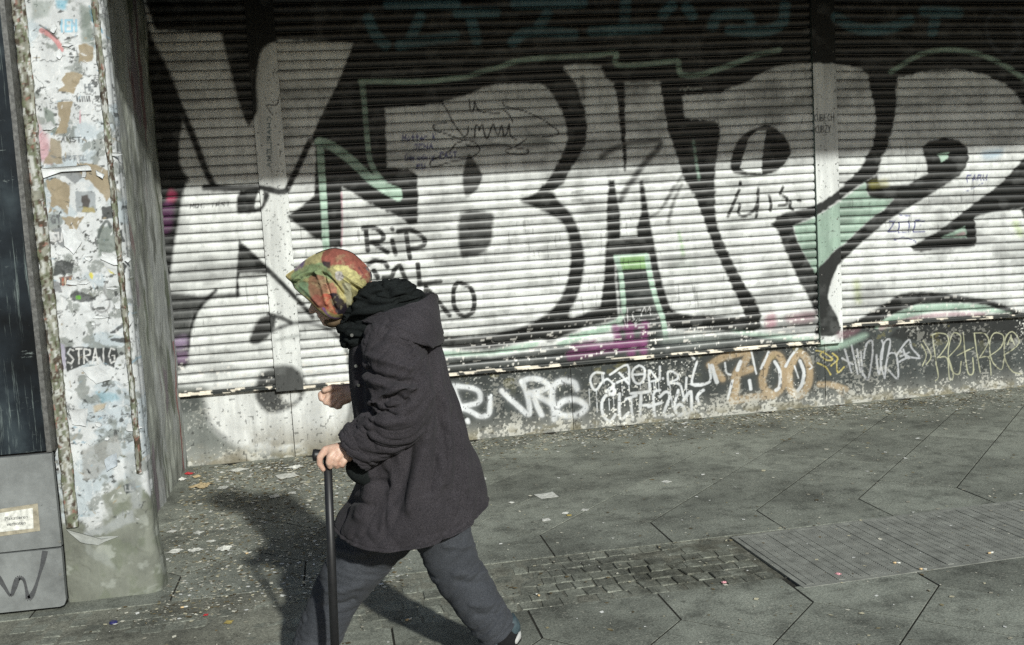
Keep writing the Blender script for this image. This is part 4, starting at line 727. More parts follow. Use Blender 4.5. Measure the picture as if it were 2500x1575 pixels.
def lettering(txt, px, py, h, parent, Y, slope):
    cu = bpy.data.curves.new('lettering', 'FONT'); cu.body = txt; cu.size = 1.0; cu.align_x = 'CENTER'
    o = bpy.data.objects.new('tmp', cu); COL.objects.link(o); bpy.context.view_layer.update()
    me = bpy.data.meshes.new_from_object(o.evaluated_get(bpy.context.evaluated_depsgraph_get())); bpy.data.objects.remove(o)
    c = on_y(px, py, Y); V = np.array([v.co[:] for v in me.vertices])
    W = np.stack([c[0] + V[:, 0] * h, np.full(len(V), Y), c[2] + V[:, 1] * h], -1) - np.array(wloc(parent)); me.vertices.foreach_set('co', W.astype(np.float32).ravel()); me.update(); me.name = 'lettering'
    return link('lettering', me, M['marker_black'], parent, (0, 0, 0))
lettering('Plakatieren', 40, 1268, 0.021, st, 4.4815, 0); lettering('verboten', 40, 1282, 0.021, st, 4.4815, 0)

# ================================================================== ground
g = link('ground', MB().add([(-300, -300, -0.05), (300, -300, -0.05), (300, 300, -0.05), (-300, 300, -0.05)], [(0, 1, 2, 3)]).mesh('ground'), M['granite']); tag(g, kind='structure')
pav = link('pavement', MB().add([(-6, -3, -0.02), (9, -3, -0.02), (9, 7.3, -0.02), (-6, 7.3, -0.02)], [(0, 1, 2, 3)]).add([(-6, 4.455, -0.0022), (1.79, 4.455, -0.0022), (1.79, 7.3, -0.0022), (-6, 7.3, -0.0022)], [(0, 1, 2, 3)]).add([(1.79, 4.57, -0.0022), (9, 4.57, -0.0022), (9, 7.3, -0.0022), (1.79, 7.3, -0.0022)], [(0, 1, 2, 3)]).add([(-6, -3, -0.0022), (1.79, -3, -0.0022), (1.79, 3.835, -0.0022), (-6, 3.835, -0.0022)], [(0, 1, 2, 3)]).add([(1.79, -3, -0.0022), (9, -3, -0.0022), (9, 3.69, -0.0022), (1.79, 3.69, -0.0022)], [(0, 1, 2, 3)]).mesh('pavement'), M['soil']); tag(pav, kind='structure')
def clip(poly, a, b, c):                                   # keep a*x + b*y <= c
    out = []; n = len(poly)
    for i in range(n):
        p, q_ = poly[i], poly[(i + 1) % n]; dp = a * p[0] + b * p[1] - c; dq = a * q_[0] + b * q_[1] - c
        if dp <= 0: out.append(p)
        if (dp < 0 < dq) or (dq < 0 < dp):
            t = dp / (dp - dq); out.append((p[0] + t * (q_[0] - p[0]), p[1] + t * (q_[1] - p[1])))
    return out
def inset(poly, d):
    P2 = np.array(poly); c = P2.mean(0); r = np.linalg.norm(P2 - c, axis=1).mean() * 0.75
    return [tuple(c + (p - c) * (1 - d / r)) for p in P2]
CACHE = {}
def slab(poly, key, name='paving_slab', mat='granite', gap=0.0038, bev=0.0005):
    c = np.mean(poly, axis=0)
    if key is None or key not in CACHE:
        mb = MB().prism([(x - c[0], y - c[1]) for x, y in inset(poly, gap)], -0.05, 0.0, bev); me = mb.mesh(name); me.materials.append(M[mat])
        if key is not None: CACHE[key] = me
        else: CACHE[len(CACHE)] = me
    else: me = CACHE[key]
    o = link(name, me, None, pav, (c[0], c[1], RNG.normal(0, 0.0004))); o.rotation_euler = (float(np.clip(RNG.normal(0, 0.0009), -0.0018, 0.0018)), float(np.clip(RNG.normal(0, 0.0009), -0.0018, 0.0018)), 0)
    return o
YE, YS = 4.44, 3.85                                        # edges of the strip of small stones
def field(x0, pitch, yv, sgn, ye, nrow, xa, xb, lim):
    hd = pitch / 2; i0 = int((xa - x0) / pitch) - 1; i1 = int((xb - x0) / pitch) + 1
    for i in range(i0, i1):
        xl = x0 + i * pitch; xr = xl + pitch; e = ye(xl + hd) if callable(ye) else ye
        pent = [(xl, e), (xr, e), (xr, yv), (xl + hd, yv + sgn * hd), (xl, yv)]
        slab(pent if sgn > 0 else pent[::-1], ('pent', sgn, round(e, 3)))
        for j in range(nrow):
            cx = xl + (hd if j % 2 else 0); cy = yv + sgn * (hd + j * hd)
            d = [(cx, cy - hd), (cx + hd, cy), (cx, cy + hd), (cx - hd, cy)]
            cl = clip(d, 0, 1, lim) if sgn > 0 else d
            if len(cl) >= 3: slab(cl, ('dia', sgn) if len(cl) == 4 and abs(cl[2][1] - d[2][1]) < 1e-6 else None)
def grate_low(x): return 3.72 + 0.035 * (x - 1.8)
field(0.922, 0.5775, 4.78, 1, YE, 8, -1.8, 6.0, 7.172)
field(1.77, 0.549, 3.556, -1, lambda x: YS - 0.004 if x < 1.78 else grate_low(x), 4, -1.8, 4.6, 0)
# small setts in the strip, more worn and uneven
rows, xs = 7, []
for r in range(rows):
    y0 = YS + (YE - YS) * r / rows; y1 = YS + (YE - YS) * (r + 1) / rows; x = -1.0 + RNG.random() * 0.06
    while x < 1.70:
        w = 0.066 + RNG.random() * 0.030; xe = min(x + w, 1.80)
        j = lambda: RNG.normal(0, 0.005)
        P4 = [(x + j(), y0 + j()), ((x + xe) / 2, y0 - 0.002 + j()), (xe + j(), y0 + j()), (xe + j(), y1 + j()), ((x + xe) / 2 + j(), y1 + 0.002), (x + j(), y1 + j())]
        o = slab(P4, None, 'sett', 'cobble_stone', 0.0024, 0.004); o.location.z = -0.004 + RNG.normal(0, 0.0016); o.rotation_euler = (RNG.normal(0, 0.012), RNG.normal(0, 0.012), 0)
        x = xe
nx, ny = 420, 80; X, Y = np.meshgrid(np.linspace(-2.5, 1.81, nx), np.linspace(YS - 0.012, YE + 0.012, ny)); X = X.ravel(); Y = Y.ravel()     # sand swept over the joints, burying some stones
Z = -0.0105 + 0.012 * fbm(X * 5, Y * 6, 402, 5) + 0.0012 * sstep(0.45, -0.4, X) - 0.0025 * sstep(0.35, 0.6, X)
tag(link('joint_sand', mesh_np('joint_sand', np.stack([X, Y, np.minimum(np.maximum(Z, -0.0035 - 0.02 * np.clip(np.minimum(Y - YS, YE - Y) / 0.03, 0, 1)), 0.0012)], -1), grid_faces(ny, nx), None, True), M['joint_dirt'], pav), kind='stuff')
mb = MB()
for r in range(rows):                                      # the strip goes on behind the cabinet and to the left
    y0 = YS + (YE - YS) * r / rows; x = -4.0
    while x < -1.06: mb.prism([(x, y0 + 0.004), (x + 0.07, y0 + 0.004), (x + 0.07, y0 + 0.078), (x, y0 + 0.078)], -0.05, -0.004 + RNG.normal(0, 0.003), 0.006); x += 0.078
s2 = link('setts', mb.mesh('setts'), M['cobble_stone'], pav); tag(s2, kind='stuff')

# ------------------------------------------------------------------ steel light-well grate
gx0, gx1 = 1.815, 6.4; rotg = 0.028
gr = empty('floor_grate', (gx0, 3.715, 0), 'long perforated steel grate let into the paving, right of the small setts', 'grate'); gr.rotation_euler.z = rotg
gw, gl_ = 0.69, gx1 - gx0
link('pit_shade', MB().add([(0, 0, -0.008), (gl_, 0, -0.008), (gl_, gw, -0.008), (0, gw, -0.008)], [(0, 1, 2, 3)]).mesh('pit_shade'), M['dark_void'], gr, (0, 0, 0))  # flat black sheet close under the bars, standing for the unlit depth
link('edge_sand', MB().add([(1.80, 4.425, -0.0028), (6.4, 4.555, -0.0028), (6.4, 4.6, -0.0028), (1.80, 4.6, -0.0028)], [(0, 1, 2, 3)]).add([(1.80, 3.66, -0.0028), (6.4, 3.66, -0.0028), (6.4, 3.835, -0.0028), (1.80, 3.706, -0.0028)], [(0, 1, 2, 3)]).mesh('edge_sand'), M['joint_dirt'], pav)
fr = MB()
for a in ((-0.012, gl_, -0.012, 0.014), (-0.012, gl_, gw - 0.014, gw + 0.012), (-0.012, 0.012, 0.014, gw - 0.014)): fr.box(a[0], a[1], a[2], a[3], -0.045, 0.0018)
link('frame', fr.mesh('frame'), M['grate_steel'], gr, (0, 0, 0))
bar = MB().box(0, 0.0312, 0.015, gw - 0.015, -0.006, 0.002).mesh('bar'); bar.materials.append(M['grate_steel'])
nb_ = int((gl_ - 0.03) / 0.0365)
for i in range(nb_):
    o = link('bar', bar, None, gr, (0.016 + i * 0.0365, 0, RNG.normal(0, 0.0005)))
wb = MB()
for i in range(nb_ - 1):
    if 0.016 + i * 0.0365 > 2.6: continue
    for k in range(44): wb.box(0.0472 + i * 0.0365, 0.0525 + i * 0.0365, 0.020 + k * 0.0150, 0.0270 + k * 0.0150, -0.006, 0.0012)
wo = link('webs', wb.mesh('webs'), M['grate_steel'], gr, (0, 0, 0)); tag(wo, kind='stuff')

# ================================================================== litter
painted('debris_mix', 0.85, 0.2, 0.2, 0.0)
pal = np.array([lin(c_) for c_ in ((226, 222, 205), (205, 198, 170), (170, 165, 150), (120, 105, 75), (90, 80, 60), (235, 235, 230), (150, 140, 110))]) * 1.15
V = []; Cc = []; F = []
def flake(x, y, s, c_):
    a = RNG.random() * 6.28; e = 0.35 + 0.65 * RNG.random(); i = len(V); h = 0.001 + RNG.random() * s * 0.25
    for k in range(4):
        t_ = a + k * 1.5708; r_ = s * (e if k % 2 else 1) * (0.7 + 0.5 * RNG.random()); V.append((x + math.cos(t_) * r_, y + math.sin(t_) * r_ , h if k in (0, 1) else 0.0022)); Cc.append(c_)
    F.append((i, i + 1, i + 2, i + 3))
for k in range(11500):
    u = RNG.random()
    if u < 0.40: x = RNG.uniform(-1.05, 6.0); y = 7.14 - abs(RNG.normal(0, 0.26)) - 0.015
    elif u < 0.78: x = RNG.uniform(-1.1, 0.1) + 0.25 * RNG.random(); y = RNG.uniform(4.2, 6.9)
    else: x = RNG.uniform(-1.2, 5.2); y = RNG.uniform(3.0, 7.0)
    if x < -0.86 and 4.45 < y < 5.0 or (x < -1.1): continue
    if 4.8 < y < 6.4 and x > 0.2 and RNG.random() < 0.45: continue
    flake(x, y, 0.0030 + 0.0110 * RNG.random() ** 2.2 * (1.5 if y > 5.5 else 1.0), pal[min(6, int(RNG.random() ** 1.2 * 7))])
for k in range(2300):
    x = RNG.uniform(-1.0, 0.2) if k % 2 else RNG.uniform(-0.9, 5.0); y = RNG.uniform(4.3, 6.95) if k % 2 else 7.1 - abs(RNG.normal(0, 0.35))
    if x < -0.86 and y < 5.05 or x < -1.05: continue
    flake(x, y, 0.006 + 0.010 * RNG.random() ** 2, pal[min(6, int(RNG.random() ** 1.6 * 7))])
tag(link('debris', mesh_np('debris', V, F, np.array(Cc), False), M['debris_mix']), 'fine scraps of paper and grit strewn over the paving', 'debris', kind='stuff')

def crumple(name, px, py, size, mat, label, cat, flat=0.35, seed=0, asp=1.0, group=None):
    c = on_ground(px, py); n = 15; a = np.linspace(-1, 1, n); X, Y = np.meshgrid(a, a); X = X.ravel(); Y = Y.ravel()
    r = np.hypot(X, Y); th = np.arctan2(Y, X); rag = 1 + 0.36 * (vnoise(th * 1.1 + 9, np.full_like(th, seed * 3.1), seed) - 0.5)
    XX = X * size / 2 * rag * asp; YY = Y * size / 2 * rag
    Z = size * flat * (fbm(X * 1.9 + seed, Y * 1.9, seed + 200, 3) ** 1.3) * (1 - 0.55 * np.clip(r, 0, 1) ** 2)
    Z = Z - Z.min() + 0.0018
    ang = seed * 1.37; Vv = np.stack([XX * math.cos(ang) - YY * math.sin(ang), XX * math.sin(ang) + YY * math.cos(ang), Z], -1)
    me = mesh_np(name, Vv, grid_faces(n, n), None, False); o = link(name, me, M[mat], None, (c[0], c[1], 0)); sd = o.modifiers.new('s', 'SOLIDIFY'); sd.thickness = 0.001; sd.offset = 1
    return tag(o, label, cat, group)
CR_ = [('paper_ball', 548, 1342, 0.072, 'paper_white', 'largest crumpled white paper on the paving left of the walking person', 'paper', 0.5, 1), ('paper_scrap', 428, 1347, 0.062, 'paper_white', 'torn white paper lying close to the pillar foot', 'paper', 0.3, 2),
       ('crushed_cup', 493, 1188, 0.115, 'paper_tan', 'crushed beige paper cup lying near the wall corner', 'cup', 0.42, 3), ('paper_scrap', 582, 1148, 0.095, 'paper_white', 'flat white paper scrap against the plinth, left of the walking stick', 'paper', 0.10, 4),
       ('tissue', 722, 1142, 0.085, 'paper_white', 'crumpled white tissue by the plinth just left of the stick handle', 'tissue', 0.35, 5), ('paper_scrap', 700, 1162, 0.13, 'paper_white', 'trodden flat pale paper in front of the crumpled tissue', 'paper', 0.03, 6),
       ('paper_scrap', 671, 1213, 0.06, 'paper_white', 'star shaped torn white paper in the edge of the shadow', 'paper', 0.25, 7), ('paper_scrap', 713, 1204, 0.045, 'paper_white', 'small folded white paper beside the stick, right of the torn star', 'paper', 0.12, 8),
       ('paper_scrap', 545, 1191, 0.065, 'paper_white', 'thin grey white strip of paper right of the beige cup', 'paper', 0.05, 9), ('paper_scrap', 421, 1298, 0.045, 'paper_white', 'small white paper beside the pillar foot, above the torn one', 'paper', 0.15, 10),
       ('paper_scrap', 485, 1301, 0.045, 'paper_white', 'little white scrap on the paving between pillar and shadow', 'paper', 0.1, 11), ('paper_scrap', 516, 1322, 0.036, 'paper_white', 'tiny white scrap just behind the largest crumpled paper', 'paper', 0.2, 12),
       ('plastic_wrap', 478, 1345, 0.06, 'paper_white', 'curled clear plastic wrap left of the largest crumpled paper', 'wrapper', 0.35, 13), ('paper_scrap', 654, 1142, 0.035, 'paper_white', 'small pale scrap at the plinth between two larger papers', 'paper', 0.15, 14),
       ('paper_scrap', 1335, 1211, 0.105, 'paper_white', 'flattened grey white paper on the slabs right of the coat', 'paper', 0.03, 15), ('paper_scrap', 1333, 1270, 0.042, 'paper_white', 'folded white scrap left of a yellow one on the slabs', 'paper', 0.15, 16),
       ('leaf', 1390, 1259, 0.026, 'leaf_yellow', 'small yellow leaf touching a white scrap on the slabs', 'leaf', 0.3, 17), ('paper_scrap', 1380, 1254, 0.030, 'paper_white', 'small white scrap touching the yellow leaf', 'paper', 0.3, 18),
       ('paper_scrap', 1427, 1246, 0.034, 'paper_white', 'thin white scrap right of the yellow leaf', 'paper', 0.1, 19), ('paper_scrap', 1248, 1228, 0.028, 'paper_white', 'small white scrap close behind the hem of the coat', 'paper', 0.3, 20),
       ('paper_scrap', 1626, 1177, 0.045, 'paper_white', 'white folded scrap in the middle of the paving', 'paper', 0.15, 21), ('candy_wrapper', 2046, 1403, 0.020, 'wrap_pink', 'pink and white candy wrapper on the steel grate', 'wrapper', 0.6, 22),
       ('candy_wrapper', 1768, 1424, 0.018, 'wrap_pink', 'pink candy wrapper at the edge of the small setts', 'wrapper', 0.6, 23), ('candy_wrapper', 503, 1503, 0.020, 'wrap_red', 'red and white sweet wrapper on the setts, bottom left', 'wrapper', 0.5, 24),
       ('leaf', 558, 1520, 0.030, 'leaf_yellow', 'dry pale leaf on the setts near the bottom left', 'leaf', 0.2, 25), ('paper_scrap', 690, 1456, 0.020, 'paper_white', 'tiny white scrap inside the shadow of the front leg', 'paper', 0.3, 26),
       ('candy_wrapper', 462, 1158, 0.05, 'wrap_red', 'red wrapper in the corner where side wall meets plinth', 'wrapper', 0.5, 27), ('paper_scrap', 444, 1172, 0.05, 'paper_white', 'white crumpled scrap below the red wrapper in the corner', 'paper', 0.5, 28),
       ('paper_scrap', 480, 1165, 0.05, 'paper_tan', 'tan crumpled scrap right of the red wrapper in the corner', 'paper', 0.4, 29), ('candy_wrapper', 436, 1160, 0.035, 'wrap_red', 'small dark red wrapper tight in the corner', 'wrapper', 0.5, 30),
       ('paper_scrap', 665, 1050, 0.0, 'paper_white', '', '', 0, 0)]
for a in CR_:
    if a[3] > 0: crumple(a[0], a[1], a[2], a[3], a[4], a[5], a[6], a[7], a[8])
def butt(px, py, ang, label, L=0.03):
    c = on_ground(px, py); z = 0.0065 if px > 1900 and py < 1440 else 0.005
    root = empty('cigarette_butt', (c[0], c[1], 0), label, 'cigarette butt', 'cigarette butts on the paving'); root.rotation_euler.z = ang
    link('filter', MB().tube([(0, 0, z), (L * 0.45, 0, z)], 0.0038, 8).mesh('filter', True), M['butt_filter'], root, (0, 0, 0)); link('paper', MB().tube([(L * 0.45, 0, z), (L * 0.8, 0.001, z), (L, 0.003, z - 0.0005)], [0.0037, 0.0036, 0.003], 8).mesh('paper', True), M['paper_white'], root, (0, 0, 0))
for a in ((2180, 1377, -0.5, 'cigarette butt lying across the bars of the grate'), (2244, 1392, -0.6, 'cigarette butt at the front edge of the grate'), (441, 1486, 0.1, 'cigarette butt on the setts left of the red sweet wrapper'), (1317, 1457, 1.9, 'cigarette butt on the setts right of the rear leg'), (600, 1354, 0.5, 'cigarette butt right of the largest crumpled paper'), (990, 1517, 0.4, 'cigarette butt between the legs of the walking person'), (2412, 1354, 0.1, 'cigarette butt at the front edge of the grate near the right border')): butt(*a)
bc = on_ground(277, 1521); me = MB()
n = 21; ring = lambda r, z: [(r * math.cos(6.2832 * k / n) * (1 + 0.03 * (k % 2)), r * math.sin(6.2832 * k / n) * (1 + 0.03 * (k % 2)), z) for k in range(n)]
me.add(ring(0.0165, 0.001) + ring(0.0155, 0.006) + ring(0.012, 0.0085), [(i, (i + 1) % n, n + (i + 1) % n, n + i) for i in range(n)] + [(n + i, n + (i + 1) % n, 2 * n + (i + 1) % n, 2 * n + i) for i in range(n)] + [tuple(range(2 * n, 3 * n)), tuple(range(n))[::-1]])
tag(link('bottle_cap', me.mesh('bottle_cap'), M['cap_blue'], None, (bc[0], bc[1], 0)), 'dark blue bottle cap on the ground below the pillar', 'bottle cap')

# ================================================================== the walking person
PY = 3.420                                                  # depth of the body's middle plane
per = empty('person', (0.16, PY, 0), 'stooped person in dark coat and colourful headscarf walking left with a stick', 'person')
PO = np.array(per.location)
def catmull_rows(A, m):
    A = np.asarray(A, float); n = len(A); out = []
    for s in np.linspace(0, n - 1, m):
        i = min(int(s), n - 2); t = s - i; p0, p1, p2, p3 = A[max(i - 1, 0)], A[i], A[i + 1], A[min(i + 2, n - 1)]
        out.append(0.5 * (2 * p1 + (p2 - p0) * t + (2 * p0 - 5 * p1 + 4 * p2 - p3) * t * t + (3 * p1 - p0 - 3 * p2 + p3) * t ** 3))
    return np.array(out)
def normals(V, F):
    n = np.zeros_like(V); a = V[F[:, 0]]; b = V[F[:, 1]]; c = V[F[:, 2]]; d = V[F[:, 3]]
    fn = np.cross(c - a, d - b)
    for k in range(4): np.add.at(n, F[:, k], fn)
    return n / (np.linalg.norm(n, axis=1, keepdims=True) + 1e-12)
def fold(V, F, strokes, near=True, noise=0.0, ns=(8, 8), seed=0):
    N = normals(V, F); q = project(V); d = np.zeros(len(V))
    for pts, w, amp in strokes:
        P2 = smooth_pts(pts, False, 4); r = seg_dist(q, P2, False); d += 1.7 * amp * np.exp(-(r / w) ** 2)
    fac = sstep(-0.1, 0.35, -(N @ CF)) if near else 1.0
    d = d * fac
    if noise: d = d + noise * (fbm(V[:, 0] * ns[0] + V[:, 1] * 3, V[:, 2] * ns[1] + V[:, 1] * 2, seed, 4) - 0.5) * 2
    return V + N * d[:, None]
def ridge(u, v, seed, p=5):
    return (1 - np.abs(2 * fbm(u + 0.8 * fbm(u * 0.7, v * 0.7, seed + 50, 2), v, seed, 3) - 1)) ** p
def crease(V, F, rings, n, ku, kv, amp, seed, tw=0.0, p=5, env=None):
    """sharp cloth creases in the loft's own coordinates (u round, v along)"""
    N = normals(V, F); v, u = np.divmod(np.arange(rings * n), n); a = u / n * 2 * math.pi; t = v / rings
    R_ = ridge(ku * (np.cos(a) + 1.3) + tw * t * 6, kv * t * 6 + ku * 0.8 * np.sin(a), seed, p)
    d = -amp * (R_ - R_.mean())
    if env is not None: d = d * env(t)
    return V + N * d[:, None]
def sag_loft(levels, rings, n, Yc=PY, expo=2.0):
    """levels: front px, front py, back px, back py, half width, sag"""
    A = catmull_rows(levels, rings); V = []
    th = np.linspace(0, 2 * math.pi, n, endpoint=False); ct, st = np.cos(th), np.sin(th)
    ct = np.sign(ct) * np.abs(ct) ** (2 / expo); st_ = np.sign(st) * np.abs(st) ** (2 / expo)
    for fx, fy, bx, by, w, sag in A:
        f = on_y(fx, fy, Yc); b = on_y(bx, by, Yc); c = (f + b) / 2; u = (b - f) / 2
        R_ = c[None, :] - u[None, :] * ct[:, None]; R_[:, 1] = Yc - w * st_; R_[:, 2] -= sag * st ** 2
        V.append(R_)
    V = np.concatenate(V); F = grid_faces(rings, n, wrap=True)
    return V, F
def cap(V, F, n, first=True, last=True):
    V = list(V); F = list(map(tuple, F)); R_ = len(V) // n
    if first: V.append(np.mean(V[:n], axis=0)); k = len(V) - 1; F += [(k, (i + 1) % n, i, i) for i in range(n)]
    if last: V.append(np.mean(V[(R_ - 1) * n:R_ * n], axis=0)); k = len(V) - 1; o = (R_ - 1) * n; F += [(k, o + i, o + (i + 1) % n, o + (i + 1) % n) for i in range(n)]
    return np.array(V), F
def to_mesh(name, V, F, mat, parent=per, col=None, smooth=True, fix=True):
    me = bpy.data.meshes.new(name); me.from_pydata([tuple(v) for v in (V - PO)], [], [tuple(dict.fromkeys(int(i) for i in f)) for f in F]); 
    if fix:
        bm = bmesh.new(); bm.from_mesh(me); bmesh.ops.recalc_face_normals(bm, faces=bm.faces); bm.to_mesh(me); bm.free()
    me.polygons.foreach_set('use_smooth', [smooth] * len(me.polygons))
    if col is not None: set_col(me, col)
    return link(name, me, M[mat], parent, (0, 0, 0))
def tube_loft(pts, rings, n, flat=1.0):
    """pts: px, py, Y, radius"""
    W = np.array([[*on_y(p[0], p[1], p[2]), p[3]] for p in pts]); A = catmull_rows(W, rings); V = []; up = None
    for i in range(rings):
        t = Vector(A[min(i + 1, rings - 1), :3] - A[max(i - 1, 0), :3]).normalized()
        if up is None: up = Vector((0, 1, 0))
        up = (up - t * up.dot(t)).normalized(); s = t.cross(up)
        for k in range(n):
            a = 2 * math.pi * k / n; V.append(A[i, :3] + np.array(up * (math.cos(a) * flat) + s * math.sin(a)) * A[i, 3])
    return np.array(V), grid_faces(rings, n, wrap=True)

# ---- body: one continuous surface
def capsules(chains, voxel):
    bm = bmesh.new()
    for ch in chains:
        P3 = [(Vector(on_y(p[0], p[1], p[2])), p[3]) for p in ch]
        for p, r in P3: bmesh.ops.create_icosphere(bm, subdivisions=3, radius=r, matrix=Matrix.Translation(p))
        for (a, ra), (b, rb) in zip(P3[:-1], P3[1:]):
            d = b - a
            if d.length < 1e-5: continue
            m = Matrix.Translation((a + b) / 2) @ d.to_track_quat('Z', 'Y').to_matrix().to_4x4()
            bmesh.ops.create_cone(bm, cap_ends=True, segments=20, radius1=ra, radius2=rb, depth=d.length, matrix=m)
    me = bpy.data.meshes.new('tmp'); bm.to_mesh(me); bm.free()
    o = bpy.data.objects.new('tmp', me); COL.objects.link(o)
    r = o.modifiers.new('r', 'REMESH'); r.mode = 'VOXEL'; r.voxel_size = voxel; r.use_smooth_shade = True
    s = o.modifiers.new('s', 'SMOOTH'); s.factor = 0.5; s.iterations = 3
    bpy.context.view_layer.update()
    out = bpy.data.meshes.new_from_object(o.evaluated_get(bpy.context.evaluated_depsgraph_get())); bpy.data.objects.remove(o)
    return out
NH, FH = 3.240, 3.690                                        # depth of the near (left) and far (right) hand
body_chains = [
    [(1035, 1200, PY, 0.105), (1010, 1060, PY, 0.11), (985, 930, PY, 0.115), (965, 840, PY, 0.10), (935, 775, PY, 0.06), (895, 735, PY, 0.055), (850, 695, PY, 0.075)],
    [(960, 840, PY - 0.12, 0.06), (960, 840, PY + 0.12, 0.06)], [(1035, 1210, PY - 0.08, 0.085), (1035, 1210, PY + 0.08, 0.085)],
    [(850, 690, PY, 0.070), (828, 692, PY, 0.068), (808, 714, PY, 0.052), (802, 740, PY, 0.046), (803, 765, PY, 0.034)],      # skull and jaw
    [(784, 718, PY, 0.026), (774, 736, PY, 0.016), (766, 750, PY, 0.013), (762, 758, PY, 0.0125)], [(772, 757, PY - 0.010, 0.008), (772, 757, PY + 0.010, 0.008)],   # nose and wings
    [(786, 769, PY - 0.015, 0.0115), (783, 769, PY, 0.013), (786, 769, PY + 0.015, 0.0115)], [(789, 778, PY, 0.0125), (797, 785, PY, 0.017)],   # lips and chin
    [(800, 735, PY - 0.036, 0.020), (812, 760, PY - 0.032, 0.020)], [(800, 735, PY + 0.036, 0.020), (812, 760, PY + 0.032, 0.020)],
    [(838, 706, PY - 0.066, 0.016), (842, 722, PY - 0.064, 0.012)], [(838, 706, PY + 0.066, 0.016), (842, 722, PY + 0.064, 0.012)],                # ears
    [(960, 835, PY - 0.14, 0.055), (975, 920, 3.220, 0.048), (985, 1000, 3.200, 0.042), (925, 1055, 3.220, 0.036), (862, 1092, NH, 0.028)],
    [(960, 835, PY + 0.14, 0.055), (985, 920, 3.620, 0.046), (975, 985, 3.640, 0.040), (900, 965, 3.630, 0.034), (848, 955, FH, 0.029)],
    [(1040, 1215, PY - 0.09, 0.085), (1085, 1330, 3.340, 0.070), (1140, 1425, 3.330, 0.056), (1195, 1500, 3.320, 0.050), (1232, 1556, 3.320, 0.036)],
    [(1020, 1215, PY + 0.09, 0.085), (930, 1330, 3.500, 0.072), (845, 1450, 3.520, 0.055), (790, 1560, 3.520, 0.048), (745, 1655, 3.520, 0.036)],
    # near hand closed on the stick handle
    [(862, 1092, NH, 0.027), (845, 1098, NH - 0.004, 0.028), (826, 1100, NH - 0.012, 0.026), (812, 1100, NH - 0.012, 0.021)], [(848, 1112, NH - 0.008, 0.022), (830, 1114, NH - 0.014, 0.020)],
    [(812, 1095, NH - 0.010, 0.0150), (794, 1098, NH - 0.012, 0.0125), (781, 1116, NH - 0.016, 0.0112), (780, 1132, NH - 0.014, 0.0100), (789, 1146, NH - 0.010, 0.0085)],
    [(816, 1104, NH - 0.022, 0.0150), (806, 1115, NH - 0.032, 0.0122), (803, 1129, NH - 0.032, 0.0112), (806, 1139, NH - 0.022, 0.0100)],
    [(830, 1110, NH - 0.026, 0.0145), (821, 1121, NH - 0.034, 0.0115), (819, 1132, NH - 0.032, 0.0106), (822, 1139, NH - 0.020, 0.0095)],
    [(846, 1114, NH - 0.020, 0.0135), (840, 1126, NH - 0.028, 0.0108), (836, 1134, NH - 0.026, 0.0098), (836, 1138, NH - 0.014, 0.0088)],
    [(840, 1098, NH + 0.016, 0.0150), (815, 1104, NH + 0.030, 0.0125), (795, 1108, NH + 0.032, 0.0105)],
    # far hand, loosely closed
    [(848, 955, FH, 0.029), (833, 959, FH, 0.031), (818, 962, FH, 0.026)], [(846, 970, FH - 0.004, 0.024), (832, 976, FH - 0.004, 0.022)],
    [(818, 950, FH, 0.0150), (798, 953, FH, 0.0128), (783, 963, FH - 0.004, 0.0115), (784, 974, FH - 0.010, 0.0100)],
    [(822, 960, FH - 0.008, 0.0150), (804, 969, FH - 0.014, 0.0126), (795, 982, FH - 0.016, 0.0112), (802, 984, FH - 0.004, 0.0100)],
    [(830, 968, FH - 0.010, 0.0145), (817, 979, FH - 0.016, 0.0118), (809, 989, FH - 0.016, 0.0106), (816, 990, FH - 0.004, 0.0096)],
    [(840, 975, FH - 0.010, 0.0135), (830, 986, FH - 0.016, 0.0110), (823, 994, FH - 0.014, 0.0098), (830, 993, FH - 0.004, 0.0090)],
    [(838, 948, FH - 0.012, 0.0150), (812, 946, FH - 0.020, 0.0125), (792, 953, FH - 0.022, 0.0105)]]
me = capsules(body_chains, 0.0038)
V = np.empty(len(me.vertices) * 3, np.float32); me.vertices.foreach_get('co', V); V = V.reshape(-1, 3); me.vertices.foreach_set('co', (V - PO.astype(np.float32)).ravel()); me.update(); me.name = 'body'
body = link('body', me, M['skin'], per, (0, 0, 0))
plain('eye_white', (0.6, 0.58, 0.55), 0.2, 0.1, 40)
for s in (-1, 1):
    c = on_y(779, 731, PY) + np.array([0, s * 0.032, 0]); bm = bmesh.new(); bmesh.ops.create_icosphere(bm, subdivisions=2, radius=0.012, matrix=Matrix.Translation(Vector(c - PO))); em = bpy.data.meshes.new('eye'); bm.to_mesh(em); bm.free()
    link('eye', em, M['eye_white'], per, (0, 0, 0))

